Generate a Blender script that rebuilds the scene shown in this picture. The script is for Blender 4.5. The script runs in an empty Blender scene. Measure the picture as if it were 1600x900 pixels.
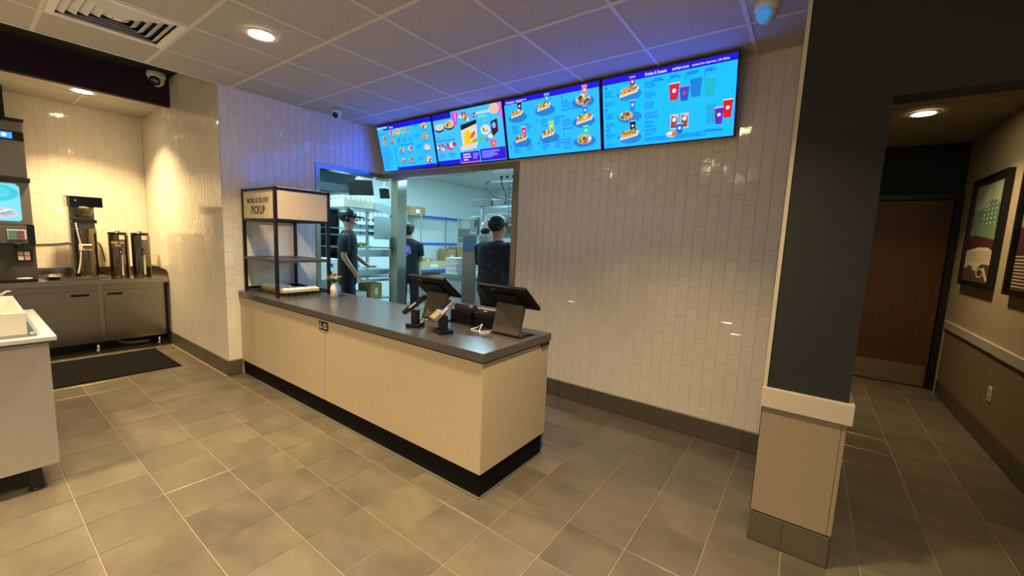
import bpy, bmesh, math, random
from mathutils import Matrix, Vector
random.seed(7)
S = bpy.context.scene
COL = S.collection

# ---------------------------------------------------------------- camera
RC = ((0.8061019, 0.59035564, 0.04098716), (0.10278542, -0.07146677, -0.99213288), (-0.58278202, 0.80397309, -0.11828945))
CAM_H, F_PX = 1.48, 632.6
cd = bpy.data.cameras.new('camera'); cam = bpy.data.objects.new('camera', cd); COL.objects.link(cam)
cd.sensor_width = 36; cd.lens = F_PX * 36 / 1600; cd.clip_start = 0.02
mw = Matrix.Identity(4)
for r in range(3):
    mw[r][0] = RC[0][r]; mw[r][1] = -RC[1][r]; mw[r][2] = -RC[2][r]
mw[2][3] = CAM_H
cam.matrix_world = mw
S.camera = cam

# ---------------------------------------------------------------- world, exposure
S.view_settings.view_transform = 'Standard'; S.view_settings.look = 'None'
S.view_settings.gamma = 1; S.view_settings.use_curve_mapping = False
S.view_settings.exposure = 0.0
W = bpy.data.worlds.new('world'); S.world = W; W.use_nodes = True
bg = W.node_tree.nodes['Background']; bg.inputs[0].default_value = (1.0, 0.95, 0.88, 1); bg.inputs[1].default_value = 0.40
LAMP_W, LAMP_COL = 38, (1.0, 0.745, 0.43)
KITCHEN_W, KITCHEN_COL = 52, (0.42, 0.82, 1.0)
SCREEN_E, SKY_BLUE = 1.0, 5.6

# ---------------------------------------------------------------- helpers
def px(p):                                   # how large and where a point shows; used only to pick which tiles become single objects
    d = [p[0], p[1], p[2]-CAM_H]; q = [sum(RC[i][k]*d[k] for k in range(3)) for i in range(3)]
    if q[2] < 0.1: return None
    return 800+F_PX*q[0]/q[2], 450+F_PX*q[1]/q[2], q[2]
def lin(c):
    return tuple(((v/255)/12.92 if v/255 <= .04045 else ((v/255+.055)/1.055)**2.4) for v in c)
MATS = {}
def mat(name, rgb, rough=.5, metal=0, noise=None, bump=None, var=0, emit=0, spec=None, stretch=None, coat=0):
    """rgb in sRGB 0-255. noise=(scale, amount); bump=(scale, strength); var = brightness change from piece to piece"""
    if name in MATS: return MATS[name]
    m = bpy.data.materials.new(name); m.use_nodes = True; MATS[name] = m
    nt = m.node_tree; N = nt.nodes; L = nt.links; b = N['Principled BSDF']
    c = (*lin(rgb), 1)
    b.inputs['Base Color'].default_value = c; b.inputs['Roughness'].default_value = rough; b.inputs['Metallic'].default_value = metal
    if spec is not None: b.inputs['Specular IOR Level'].default_value = spec
    if coat: b.inputs['Coat Weight'].default_value = coat; b.inputs['Coat Roughness'].default_value = .05
    if emit:
        b.inputs['Emission Color'].default_value = c; b.inputs['Emission Strength'].default_value = emit
    if noise or bump or var:
        tc = N.new('ShaderNodeTexCoord'); vec = tc.outputs['Object']
        oi = N.new('ShaderNodeObjectInfo'); ge = N.new('ShaderNodeNewGeometry')
        ad = N.new('ShaderNodeMath'); ad.operation = 'ADD'; L.new(oi.outputs['Random'], ad.inputs[0]); L.new(ge.outputs['Random Per Island'], ad.inputs[1])
        fr = N.new('ShaderNodeMath'); fr.operation = 'FRACT'; L.new(ad.outputs[0], fr.inputs[0])
        mp = N.new('ShaderNodeMapping'); L.new(vec, mp.inputs['Vector'])
        if stretch: mp.inputs['Scale'].default_value = stretch
        sc = N.new('ShaderNodeVectorMath'); sc.operation = 'SCALE'; sc.inputs[0].default_value = (37, 53, 71); L.new(fr.outputs[0], sc.inputs['Scale'])
        L.new(sc.outputs[0], mp.inputs['Location'])
        fac = None
        if noise:
            n = N.new('ShaderNodeTexNoise'); n.inputs['Scale'].default_value = noise[0]; n.inputs['Detail'].default_value = 5; n.inputs['Roughness'].default_value = .62
            L.new(mp.outputs[0], n.inputs['Vector'])
            mr = N.new('ShaderNodeMapRange'); mr.inputs['From Min'].default_value = .25; mr.inputs['From Max'].default_value = .75
            mr.inputs['To Min'].default_value = 1-noise[1]; mr.inputs['To Max'].default_value = 1+noise[1]; L.new(n.outputs['Fac'], mr.inputs['Value']); fac = mr.outputs[0]
        if var:
            mv = N.new('ShaderNodeMapRange'); mv.inputs['To Min'].default_value = 1-var; mv.inputs['To Max'].default_value = 1+var; L.new(fr.outputs[0], mv.inputs['Value'])
            if fac:
                mu = N.new('ShaderNodeMath'); mu.operation = 'MULTIPLY'; L.new(fac, mu.inputs[0]); L.new(mv.outputs[0], mu.inputs[1]); fac = mu.outputs[0]
            else: fac = mv.outputs[0]
        if fac:
            sv = N.new('ShaderNodeVectorMath'); sv.operation = 'SCALE'; sv.inputs[0].default_value = c[:3]; L.new(fac, sv.inputs['Scale']); L.new(sv.outputs[0], b.inputs['Base Color'])
        if bump:
            n2 = N.new('ShaderNodeTexNoise'); n2.inputs['Scale'].default_value = bump[0]; n2.inputs['Detail'].default_value = 3; L.new(mp.outputs[0], n2.inputs['Vector'])
            bp = N.new('ShaderNodeBump'); bp.inputs['Strength'].default_value = bump[1]; bp.inputs['Distance'].default_value = .01; L.new(n2.outputs['Fac'], bp.inputs['Height']); L.new(bp.outputs[0], b.inputs['Normal'])
    return m
def print_mat(name, emit=0, rough=.5):       # flat print: colours stored on the faces
    m = bpy.data.materials.new(name); m.use_nodes = True; N = m.node_tree.nodes; L = m.node_tree.links; b = N['Principled BSDF']
    a = N.new('ShaderNodeVertexColor'); a.layer_name = 'ink'; b.inputs['Roughness'].default_value = rough
    if emit:
        b.inputs['Base Color'].default_value = (.01, .01, .01, 1); L.new(a.outputs['Color'], b.inputs['Emission Color']); b.inputs['Emission Strength'].default_value = emit
    else: L.new(a.outputs['Color'], b.inputs['Base Color'])
    return m

class MB:
    def __init__(s): s.v = []; s.f = []; s.c = []; s.sm = []
    def add(s, vs, fs, col=None, smooth=False):
        o = len(s.v); s.v += [tuple(v) for v in vs]
        for f in fs: s.f.append(tuple(i+o for i in f)); s.c.append(col); s.sm.append(smooth)
        return s
    def box(s, x0, x1, y0, y1, z0, z1, bev=0, M=None):
        if bev:
            bm = bmesh.new(); bmesh.ops.create_cube(bm, size=1)
            for v in bm.verts: v.co = Vector(((x0+x1)/2+v.co.x*(x1-x0), (y0+y1)/2+v.co.y*(y1-y0), (z0+z1)/2+v.co.z*(z1-z0)))
            bmesh.ops.bevel(bm, geom=bm.edges[:], offset=min(bev, .45*min(x1-x0, y1-y0, z1-z0)), segments=2, affect='EDGES', profile=.6)
            vs = [v.co.copy() for v in bm.verts]; bm.verts.index_update(); fs = [[v.index for v in f.verts] for f in bm.faces]; bm.free()
        else:
            vs = [Vector(p) for p in ((x0,y0,z0),(x1,y0,z0),(x1,y1,z0),(x0,y1,z0),(x0,y0,z1),(x1,y0,z1),(x1,y1,z1),(x0,y1,z1))]
            fs = [(0,3,2,1),(4,5,6,7),(0,1,5,4),(1,2,6,5),(2,3,7,6),(3,0,4,7)]
        if M: vs = [M @ v for v in vs]
        return s.add(vs, fs)
    def tube(s, pts, r, n=8, cap=True, smooth=True):
        pts = [Vector(p) for p in pts]; rs = r if isinstance(r, (list, tuple)) else [r]*len(pts)
        rings = []; up = None
        for i, p in enumerate(pts):
            d = (pts[min(i+1, len(pts)-1)]-pts[max(i-1, 0)]).normalized()
            if up is None: up = d.orthogonal().normalized()
            a = (up-d*up.dot(d)); a = a.normalized() if a.length > 1e-6 else d.orthogonal().normalized(); up = a; b = d.cross(a)
            rings.append([p+(a*math.cos(2*math.pi*k/n)+b*math.sin(2*math.pi*k/n))*rs[i] for k in range(n)])
        vs = [v for g in rings for v in g]; fs = []
        for i in range(len(rings)-1):
            for k in range(n): fs.append((i*n+k, i*n+(k+1) % n, (i+1)*n+(k+1) % n, (i+1)*n+k))
        s.add(vs, fs, smooth=smooth)
        if cap:
            s.add(rings[0], [tuple(reversed(range(n)))]); s.add(rings[-1], [tuple(range(n))])
        return s
    def lathe(s, prof, c=(0,0,0), n=20, M=None, smooth=True, cap=True):  # prof = [(r, z)...]
        vs = []; fs = []
        for r, z in prof:
            for k in range(n): vs.append(Vector((c[0]+r*math.cos(2*math.pi*k/n), c[1]+r*math.sin(2*math.pi*k/n), c[2]+z)))
        for i in range(len(prof)-1):
            for k in range(n): fs.append((i*n+k, i*n+(k+1) % n, (i+1)*n+(k+1) % n, (i+1)*n+k))
        if cap: fs.append(tuple(reversed(range(n)))); fs.append(tuple((len(prof)-1)*n+k for k in range(n)))
        if M: vs = [M @ v for v in vs]
        return s.add(vs, fs, smooth=smooth)
    def ball(s, c, r, n=12, m=8, M=None):
        rx, ry, rz = r if isinstance(r, (list, tuple)) else (r, r, r)
        vs = []; fs = []
        for i in range(m+1):
            t = math.pi*i/m
            for k in range(n): a = 2*math.pi*k/n; vs.append(Vector((c[0]+rx*math.sin(t)*math.cos(a), c[1]+ry*math.sin(t)*math.sin(a), c[2]-rz*math.cos(t))))
        for i in range(m):
            for k in range(n): fs.append((i*n+k, i*n+(k+1) % n, (i+1)*n+(k+1) % n, (i+1)*n+k))
        if M: vs = [M @ v for v in vs]
        return s.add(vs, fs, smooth=True)
    def prism(s, poly, axis, a, b):            # poly in the two other axes (cyclic order), extruded from a to b along axis
        def P(u, w, t): return {'x': (t, u, w), 'y': (u, t, w), 'z': (u, w, t)}[axis]
        n = len(poly); vs = [P(*p, a) for p in poly]+[P(*p, b) for p in poly]
        fs = [tuple(range(n)), tuple(reversed(range(n, 2*n)))]+[((i+1) % n, i, n+i, n+(i+1) % n) for i in range(n)]
        return s.add(vs, fs)
    def poly(s, pts, col=None): return s.add(pts, [tuple(range(len(pts)))], col)
    def mesh(s, name, m=None, weld=True):
        me = bpy.data.meshes.new(name); me.from_pydata([tuple(v) for v in s.v], [], s.f)
        if any(s.sm): me.polygons.foreach_set('use_smooth', s.sm)
        if any(c is not None for c in s.c):
            at = me.color_attributes.new('ink', 'FLOAT_COLOR', 'CORNER')
            for p, c in zip(me.polygons, s.c):
                for li in p.loop_indices: at.data[li].color = (*(c or (1,1,1)), 1)
        if weld:
            bm = bmesh.new(); bm.from_mesh(me); bmesh.ops.recalc_face_normals(bm, faces=bm.faces[:]); bm.to_mesh(me); bm.free()
        if m: me.materials.append(m)
        me.update(); return me
    def build(s, name, m, parent=None, loc=None, rot=None, weld=True):
        return put(name, s.mesh(name, m, weld), parent, loc, rot)
def put(name, me, parent=None, loc=None, rot=None):
    o = bpy.data.objects.new(name, me); COL.objects.link(o)
    if parent: o.parent = parent
    if loc: o.location = loc
    if rot: o.rotation_euler = rot
    return o
def tag(o, label, cat, group=None):
    o['label'] = label; o['category'] = cat
    if group: o['group'] = group
    return o
def thing(name, label, cat, loc=(0,0,0), rotz=0, group=None, rotx=0):
    o = put(name, None, None, loc, (rotx, 0, rotz)); o.empty_display_size = .05; return tag(o, label, cat, group)
def struct(o): o['kind'] = 'structure'; return o
def part(name, m, parent, fn, loc=None, rot=None):
    b = MB(); fn(b); return b.build(name, m, parent, loc, rot)
def bx(name, m, parent, *a, bev=0, loc=None, rot=None):
    return MB().box(*a, bev=bev).build(name, m, parent, loc, rot)
def copy_tree(o, parent=None):
    c = o.copy(); COL.objects.link(c); c.parent = parent
    for ch in list(o.children): copy_tree(ch, c)
    return c
def text_mesh(body, size, mb, col, to, bold=0, align='LEFT', width=None, res=2):
    """lettering as flat polygons; to(u, v) maps the flat layout to a 3D point"""
    cu = bpy.data.curves.new('lettering', 'FONT'); cu.body = body; cu.size = size; cu.align_x = align; cu.resolution_u = res; cu.offset = bold; cu.fill_mode = 'FRONT'
    ob = bpy.data.objects.new('lettering', cu); COL.objects.link(ob)
    dg = bpy.context.evaluated_depsgraph_get(); me = bpy.data.meshes.new_from_object(ob.evaluated_get(dg))
    COL.objects.unlink(ob); bpy.data.objects.remove(ob)
    xs = [v.co.x for v in me.vertices] or [0]; k = width/(max(xs)-min(xs)) if width else 1
    mb.add([to(v.co.x*k, v.co.y) for v in me.vertices], [tuple(p.vertices) for p in me.polygons], col)
    bpy.data.meshes.remove(me)

# ---------------------------------------------------------------- materials
m_tile = mat('glazed_cream_tile', (238, 231, 217), .07, 0, noise=(9, .03), bump=(14, .10), var=.025, coat=.3)
m_grout = mat('pale_wall_grout', (224, 215, 198), .7)
m_floor = mat('taupe_floor_tile', (102, 95, 80), .28, 0, noise=(5, .32), bump=(30, .05), var=.10, stretch=(.55, 1.9, 1))
m_fgrout = mat('light_floor_grout', (156, 145, 122), .85)
m_base = mat('taupe_base_tile', (90, 82, 70), .4, 0, noise=(9, .14), var=.05)
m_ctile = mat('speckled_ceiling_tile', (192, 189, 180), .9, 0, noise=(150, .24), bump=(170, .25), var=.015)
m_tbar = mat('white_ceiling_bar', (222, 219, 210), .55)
m_lam = mat('beige_laminate', (194, 178, 149), .5, 0, noise=(34, .045), stretch=(1, 1, .5))
m_lamgrey = mat('light_grey_laminate', (178, 172, 160), .5, 0, noise=(34, .045))
m_slab = mat('grey_countertop', (82, 80, 79), .22, 0, noise=(5, .12))
m_black = mat('black_paint', (13, 13, 13), .45)
m_blackp = mat('black_plastic', (15, 15, 17), .38)
m_till = mat('matt_black_till', (9, 9, 10), .5, spec=.25)
m_blackg = mat('gloss_black', (10, 10, 12), .12)
m_dark = mat('charcoal_paint', (30, 31, 33), .75, 0, noise=(60, .06))
m_purple = mat('deep_purple_paint', (40, 10, 44), .8)
m_coffer = mat('black_ceiling_paint', (10, 10, 12), .9)
m_tan = mat('tan_wall_paint', (186, 168, 132), .8, 0, noise=(70, .03))
m_wains = mat('tan_wainscot', (148, 134, 112), .55, 0, noise=(40, .04))
m_wainsd = mat('brown_wainscot', (140, 122, 94), .55, 0, noise=(40, .05))
m_rail = mat('cream_rail', (194, 185, 166), .45)
m_white = mat('white_plastic', (232, 232, 228), .4)
m_steel = mat('stainless_steel', (168, 162, 150), .22, 1, noise=(24, .06), stretch=(1, 1, .06))
m_steel2 = mat('brushed_stainless', (156, 150, 138), .24, 1, noise=(60, .06), stretch=(.06, .06, 1))
m_urn = mat('dark_polished_steel', (118, 110, 96), .2, 1)
m_chrome = mat('chrome', (215, 215, 212), .1, 1)
m_wood = mat('dark_brown_wood', (84, 52, 22), .4, 0, noise=(7, .22), stretch=(3.5, 3.5, .25))
m_kick = mat('brass_toned_plate', (150, 136, 108), .35, .8)
m_kwall = mat('white_kitchen_panel', (222, 232, 232), .4)
m_cardboard = mat('cardboard', (176, 140, 92), .8, 0, noise=(14, .05))
m_card2 = mat('pale_cardboard', (206, 184, 140), .8, 0, noise=(14, .05))
m_paper = mat('white_paper', (236, 236, 232), .7)
m_blue = mat('blue_shelf_strip', (40, 84, 190), .4)
m_print = print_mat('flat_print')
m_screen = print_mat('lit_screen_print', SCREEN_E)
m_lens = mat('lamp_lens', (255, 236, 190), .3, emit=45)
m_rubber = mat('black_rubber_mat', (15, 13, 12), .95, bump=(90, .4), spec=.15)

# ---------------------------------------------------------------- key dimensions
XS, YB, ZC, YP, XD, CT = -4.58, 3.335, 2.80, 1.534, -7.15, .86      # side wall, back wall, ceiling, alcove wall, drinks wall, counter height
XH, YE, ZH, YCOL = 1.27, 6.40, 2.70, 2.32                           # hall wall, hall end, hall ceiling, column face
PX0, PX1 = -.112, .213                                              # partition thickness
KX, KY, KZ = -7.10, 8.6, 2.75                                       # kitchen wall, far wall, ceiling
FT, FX0, FY0 = .309, -1.198, 1.515                                  # floor tile pitch and phase
CP, CX0, CY0 = .6096, -2.865, 2.86                                  # ceiling grid pitch and phase
# ================================================================ THE SETTING
def rect_sub(r, h):
    u0, u1, z0, z1 = r; a0, a1, b0, b1 = h
    if a0 >= u1 or a1 <= u0 or b0 >= z1 or b1 <= z0: return [r]
    out = []
    if a0 > u0: out.append((u0, a0, z0, z1))
    if a1 < u1: out.append((a1, u1, z0, z1))
    m0, m1 = max(u0, a0), min(u1, a1)
    if b0 > z0: out.append((m0, m1, z0, b0))
    if b1 < z1: out.append((m0, m1, b1, z1))
    return [q for q in out if q[1]-q[0] > .006 and q[3]-q[2] > .006]
def tile_geo(w, h, t=.006, ch=.0016):       # a tile with a softened face, seen along -y
    a, b = w/2, h/2; c, d = a-ch, b-ch
    vs = [(-a, t, -b), (a, t, -b), (a, t, b), (-a, t, b), (-a, .0008, -b), (a, .0008, -b), (a, .0008, b), (-a, .0008, b), (-c, 0, -d), (c, 0, -d), (c, 0, d), (-c, 0, d)]
    fs = []
    for o in (0, 4):
        for k in range(4): fs.append((o+k, o+(k+1) % 4, o+4+(k+1) % 4, o+4+k))
    fs.append((8, 9, 10, 11)); return vs, fs
TCACHE = {}
def tile_mesh(w, h, m, name):
    k = (round(w, 4), round(h, 4), m.name)
    if k not in TCACHE:
        vs, fs = tile_geo(*k[:2]); TCACHE[k] = MB().add(vs, fs).mesh(name, m)
    return TCACHE[k]
def lay_tiles(parent, rotz, at, rects, m, name='tile', limit=300, tilt=.006, minpx=0):
    """rects (u0,u1,z0,z1); at(u,z) gives the 3D point on the tile face. The largest in view become single objects, the rest one part."""
    it = []
    for r in rects:
        p = at((r[0]+r[1])/2, (r[2]+r[3])/2); q = px(p)
        seen = q and -10 < q[0] < 1610 and -10 < q[1] < 910
        s = (r[1]-r[0])*(r[3]-r[2])/(q[2]**2) if seen else -1
        it.append((s, r, p))
    it.sort(key=lambda t: -t[0])
    rest = MB()
    for i, (s, r, p) in enumerate(it):
        w, h = r[1]-r[0], r[3]-r[2]; rt = (random.gauss(0, tilt), 0, rotz+random.gauss(0, tilt))
        if i < limit and s > 0: put(name, tile_mesh(w, h, m, name), parent, p, rt)
        else:
            M = Matrix.Translation(p) @ Matrix.Rotation(rt[2], 4, 'Z') @ Matrix.Rotation(rt[0], 4, 'X')
            vs, fs = tile_geo(w, h); rest.add([M @ Vector(v) for v in vs], fs)
    if rest.v:
        o = rest.build(name+'_field', m, parent); o['kind'] = 'stuff'
def subway(u0, u1, z0, z1, holes=(), tw=.0762, th=.1524, gap=.003):
    out = []; i = 0; u = u0
    while u < u1-.004:
        z = z0-(th+gap)*(.5 if i % 2 else 0)
        while z < z1:
            rs = [(u, min(u+tw, u1), max(z, z0), min(z+th, z1))]
            for h in holes: rs = [q for r in rs for q in rect_sub(r, h)]
            out += [r for r in rs if r[3]-r[2] > .01 and r[1]-r[0] > .006]; z += th+gap
        u += tw+gap; i += 1
    return out
BT = .155                                       # height of the tile base

# ---- floor
floor = struct(bx('floor', m_fgrout, None, -8.2, 4.5, -9, 9.2, -.10, -.003))
rects = []
for i in range(-22, 20):
    for j in range(-20, 18):
        r = (FX0+i*FT+.0022, FX0+(i+1)*FT-.0022, FY0+j*FT+.0022, FY0+(j+1)*FT-.0022)
        cx, cy = (r[0]+r[1])/2, (r[2]+r[3])/2
        if cy > YB-.05 and cx < PX1-.1: continue
        if cy > YP and cx < XS: continue
        if cx > XH+.1 and cy > YCOL+.1: continue
        if cx < XD or cx > 3.2 or cy < -2.2 or cy > YE: continue
        cl = [r]
        for h in ((PX0, PX1, YCOL, YE), (-9, PX1, YB, 9), (-9, XS, YP, 9), (XH, 9, YCOL, 9)): cl = [q for c in cl for q in rect_sub(c, h)]
        rects += cl
def lay_floor(parent, rects, m, limit=300):
    it = []
    for r in rects:
        p = ((r[0]+r[1])/2, (r[2]+r[3])/2, 0); q = px(p); seen = q and -60 < q[0] < 1660 and q[1] < 960
        it.append(((r[1]-r[0])*(r[3]-r[2])*CAM_H/q[2]**3 if seen else -1, r, p))
    it.sort(key=lambda t: -t[0]); rest = MB()
    R90 = Matrix.Rotation(-math.pi/2, 4, 'X')  # tile face (-y) turned up (+z)
    for i, (s, r, p) in enumerate(it):
        w, h = r[1]-r[0], r[3]-r[2]
        if i < limit and s > 0: put('floor_tile', tile_mesh(w, h, m, 'floor_tile'), parent, p, (-math.pi/2+random.gauss(0, .0008), random.gauss(0, .0008), 0))
        else:
            vs, fs = tile_geo(w, h); M = Matrix.Translation(p) @ R90; rest.add([M @ Vector(v) for v in vs], fs)
    if rest.v: o = rest.build('floor_tile_field', m, parent); o['kind'] = 'stuff'
lay_floor(floor, rects, m_floor)

# ---- back wall with the serving opening
OX0, OX1, OZ1 = -4.24, -2.45, 2.185           # opening in the back wall
b = MB(); g = .003
b.box(OX1+.06, PX0, YB+g, YB+.12, 0, ZC+.06); b.box(XS-.12, OX1+.06, YB+g, YB+.12, OZ1+.06, ZC+.06)
wall_back = struct(b.build('wall_back', m_grout))
lay_tiles(wall_back, 0, lambda u, z: (u, YB, z), subway(OX1+.062, PX0, BT+.006, ZC)+subway(XS, OX1+.058, OZ1+.065, ZC), m_tile)
# ---- side wall (behind the pickup shelf), with its end of the corner opening
SY0, SZ1 = 2.50, 2.20
b = MB(); b.box(XS-.12, XS-g, YP+g, SY0-.05, 0, ZC+.06); b.box(XS-.12, XS-g, SY0-.05, YB, SZ1+.05, ZC+.06)
wall_side = struct(b.build('wall_side', m_grout))
lay_tiles(wall_side, math.pi/2, lambda u, z: (XS, u, z), subway(YP+.006, SY0-.052, BT+.006, ZC)+subway(SY0-.048, YB-.004, SZ1+.055, ZC), m_tile)
# ---- alcove wall
wall_alcove = struct(bx('wall_alcove', m_grout, None, XD-.1, XS-.121, YP+g, YP+.12, 0, 3.16))
lay_tiles(wall_alcove, 0, lambda u, z: (u, YP, z), subway(XD, XS-.006, BT+.006, 3.12), m_tile, limit=0)
trim_1 = struct(bx('trim_1', mat('tile_edge_trim', (206, 200, 186), .3), None, XS-.006, XS+.001, YP-.001, YP+.006, BT, ZC))
# ---- drinks wall
wall_left = struct(bx('wall_left', m_grout, None, XD-.12, XD-g, -4.4, YP+.12, 0, 3.16))
lay_tiles(wall_left, math.pi/2, lambda u, z: (XD, u, z), subway(-1.6+.0005, YP-.004, BT, 2.85), m_tile)
# ---- partition ending in the dark column, its rail, wainscot and bead
wall_partition = struct(bx('wall_partition', m_dark, None, PX0, PX1, YCOL, YE, 0, ZC+.06))
struct(bx('trim_2', m_rail, None, PX0-.004, PX0+.012, YCOL-.006, YCOL+.012, .81, ZC))
tr = struct(bx('trim_3', m_rail, None, PX0-.006, PX1+.022, YCOL-.026, YCOL+.2, .715, .812, bev=.004))
wp = bx('wainscot_panel', m_wains, tr, PX0+.004, PX1-.014, YCOL-.010, YCOL-.001, BT+.01, .715)
bx('panel_edge', mat('wainscot_edge', (150, 134, 108), .5), tr, PX1-.012, PX1+.004, YCOL-.009, YCOL-.001, BT+.01, .715)
# ---- header over the hall and the wall beyond
struct(bx('wall_header', m_dark, None, PX1, 4.4, YCOL, YCOL+.13, 2.13, ZC+.06))
struct(bx('wall_hall_right', m_tan, None, XH, XH+.12, YCOL+.13, YE+.1, 0, ZH+.06))
struct(bx('wall_front_right', m_dark, None, XH+.12, 4.4, YCOL, YCOL+.13, 0, 2.13))
struct(bx('wall_hall_end', m_dark, None, PX1, XH, YE, YE+.12, 2.14, ZH+.06))
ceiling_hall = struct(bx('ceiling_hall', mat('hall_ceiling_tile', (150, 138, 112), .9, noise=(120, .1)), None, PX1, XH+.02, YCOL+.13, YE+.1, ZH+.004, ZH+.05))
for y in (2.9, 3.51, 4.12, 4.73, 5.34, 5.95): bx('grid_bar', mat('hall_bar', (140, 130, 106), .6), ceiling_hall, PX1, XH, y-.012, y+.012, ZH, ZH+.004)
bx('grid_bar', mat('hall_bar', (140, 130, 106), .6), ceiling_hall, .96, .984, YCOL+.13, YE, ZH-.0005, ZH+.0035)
# hall rail, panels
struct(bx('trim_4', m_rail, None, XH-.022, XH, YCOL+.13, 6.22, .73, .812, bev=.004))
tw_ = struct(bx('trim_5', m_rail, None, XH-.012, XH, 6.222, 6.25, 0, .812))
y = 6.22
for k, yn in enumerate((4.90, 3.68, YCOL+.13)):
    o = bx('wainscot_panel', m_wainsd, tw_, XH-.009, XH-.001, yn+.003, y-.003, BT+.004, .73); y = yn
bx('panel_backing', m_black, tw_, XH-.003, XH, YCOL+.13, 6.22, BT, .73)
# hall door
door_1 = struct(put('door_1', None)); door_1.location = (0, YE-.03, 0)
bx('door_leaf', m_wood, door_1, .31, 1.205, 0, .045, .008, 2.10, bev=.003)
bx('kick_plate', m_kick, door_1, .33, 1.19, -.004, 0, .012, .25)
bx('door_frame', m_black, door_1, 1.212, XH, -.03, .10, 0, 2.16); bx('door_frame', m_black, door_1, PX1, .303, -.03, .10, 0, 2.16)
bx('door_frame', m_black, door_1, .303, 1.212, -.03, .10, 2.106, 2.16)
bx('door_light_block', m_black, door_1, PX1, XH, .101, .12, 0, 2.16)  # added black backing, stops outside light leaking round the leaf
# ---- base tiles
def base_run(name, axis, fixed, a0, a1, phase, rotz, mmat=m_base):
    o = struct(MB().box(*((a0, a1, fixed, fixed+.006) if axis == 'x' else (fixed-.006, fixed, a0, a1)), 0, BT).build(name, m_fgrout))
    t = phase+math.floor((a0-phase)/FT)*FT
    while t < a1:
        l, h = max(t+.002, a0), min(t+FT-.002, a1)
        if h-l > .01:
            mid = (l+h)/2; f = fixed-.009 if axis == 'x' else fixed+.009
            me = tile_mesh(h-l, BT-.003, mmat, 'base_tile')
            ob = put('base_tile', me, o, (mid, f, BT/2+.0015) if axis == 'x' else (f, mid, BT/2+.0015), (0, 0, rotz)); ob.scale = (1, 1.5, 1)
        t += FT
    return o
base_run('baseboard_back', 'x', YB+.001, OX1+.06, PX0, FX0, 0)
base_run('baseboard_alcove', 'x', YP+.001, XD, XS, -4.60, 0)
base_run('baseboard_side', 'y', XS-.001, YP-.008, 1.655, YP-.008, math.pi/2)
base_run('baseboard_column', 'x', YCOL-.001, PX0, PX1, -.112-.165, 0)
o = base_run('baseboard_hall', 'y', XH, YCOL+.14, 6.24, 2.3, -math.pi/2)
for c in o.children: c.location.x = XH-.010; c.rotation_euler.z = -math.pi/2
base_run('baseboard_hall_left', 'y', PX1+.001, YCOL+.002, 6.36, YCOL, math.pi/2)
t6 = struct(bx('trim_6', m_rail, None, PX1+.0005, PX1+.02, YCOL+.21, 6.36, .73, .812, bev=.004))
for a, c in ((YCOL+.012, 3.54), (3.545, 4.76), (4.765, 6.36)): bx('wainscot_panel', m_wainsd, t6, PX1+.0005, PX1+.008, a, c, BT+.004, .715)
# ---- ceiling of the dining room: tiles in a bar grid
ceiling = struct(bx('ceiling', mat('ceiling_deck', (60, 60, 60), .9), None, XS+.002, 4.4, -4.4, YB+.005, ZC+.03, ZC+.06))
VENT = (-3.78, .73)
LAMPS = [(-3.17, 1.336), (-.731, 1.336), (-1.341, -.493), (.488, -.493), (-3.17, -.493), (-1.341, -2.322), (.488, -2.322), (-3.17, -2.322), (2.3, -.493)]
xs = [CX0+i*CP for i in range(-4, 12)]; ys = [CY0+j*CP for j in range(-12, 3)]
for i, x in enumerate(xs):
    for j, y in enumerate(ys):
        x0, x1, y0, y1 = max(x, XS+.004), min(x+CP, 4.3), y, min(y+CP, YB)
        if x1-x0 < .02 or y1-y0 < .02: continue
        cx, cy = x+CP/2, y+CP/2
        if abs(cx-VENT[0]) < .2 and abs(cy-VENT[1]) < .2: continue
        me = tile_mesh(round(x1-x0-.012, 3), round(y1-y0-.012, 3), m_ctile, 'ceiling_tile')
        put('ceiling_tile', me, ceiling, ((x0+x1)/2, (y0+y1)/2, ZC+.004), (math.pi/2, 0, 0))
for x in [q for q in xs if q > XS+.05]: bx('grid_bar', m_tbar, ceiling, x-.012, x+.012, -4.3, YB-.002, ZC-.001, ZC+.006)
for y in ys: bx('grid_bar', m_tbar, ceiling, XS+.004, 4.3, y-.0115, y+.0115, ZC-.0005, ZC+.0055)
bx('edge_bar', m_tbar, ceiling, XS+.002, XS+.026, -4.3, YP, ZC-.002, ZC+.02); bx('edge_bar', m_tbar, ceiling, XS, XS+.018, YP, YB, ZC-.0015, ZC+.004); bx('edge_bar', m_tbar, ceiling, XS, PX0, YB-.018, YB, ZC-.0015, ZC+.004)
struct(bx('ceiling_far', m_ctile, None, -7.2, 4.4, -9, -4.401, ZC, ZC+.06))
# raised dark coffer over the walkway, purple face, lower ceiling above the drinks
struct(bx('ceiling_coffer', m_coffer, None, -5.95, XS+.001, -4.4, YP+.1, 3.10, 3.16))
struct(bx('wall_coffer', m_coffer, None, XS-.012, XS+.0015, -4.4, YP-.003, ZC+.001, 3.10))
struct(bx('wall_purple', m_purple, None, -6.03, -5.95, -4.4, YP, 2.80, 3.10))
cl = struct(bx('ceiling_drinks', mat('cream_deck', (120, 115, 100), .9), None, XD, -6.03, -4.4, YP, 2.85, 2.88))
for j in range(5):
    for i in range(2):
        x0, x1 = (XD, -6.545) if i == 0 else (-6.54, -6.03); y1 = YP-j*CP; y0 = y1-CP
        put('ceiling_tile', tile_mesh(round(x1-x0-.01, 3), round(CP-.01, 3), m_ctile, 'ceiling_tile'), cl, ((x0+x1)/2, (y0+y1)/2, 2.842), (math.pi/2, 0, 0))
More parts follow.
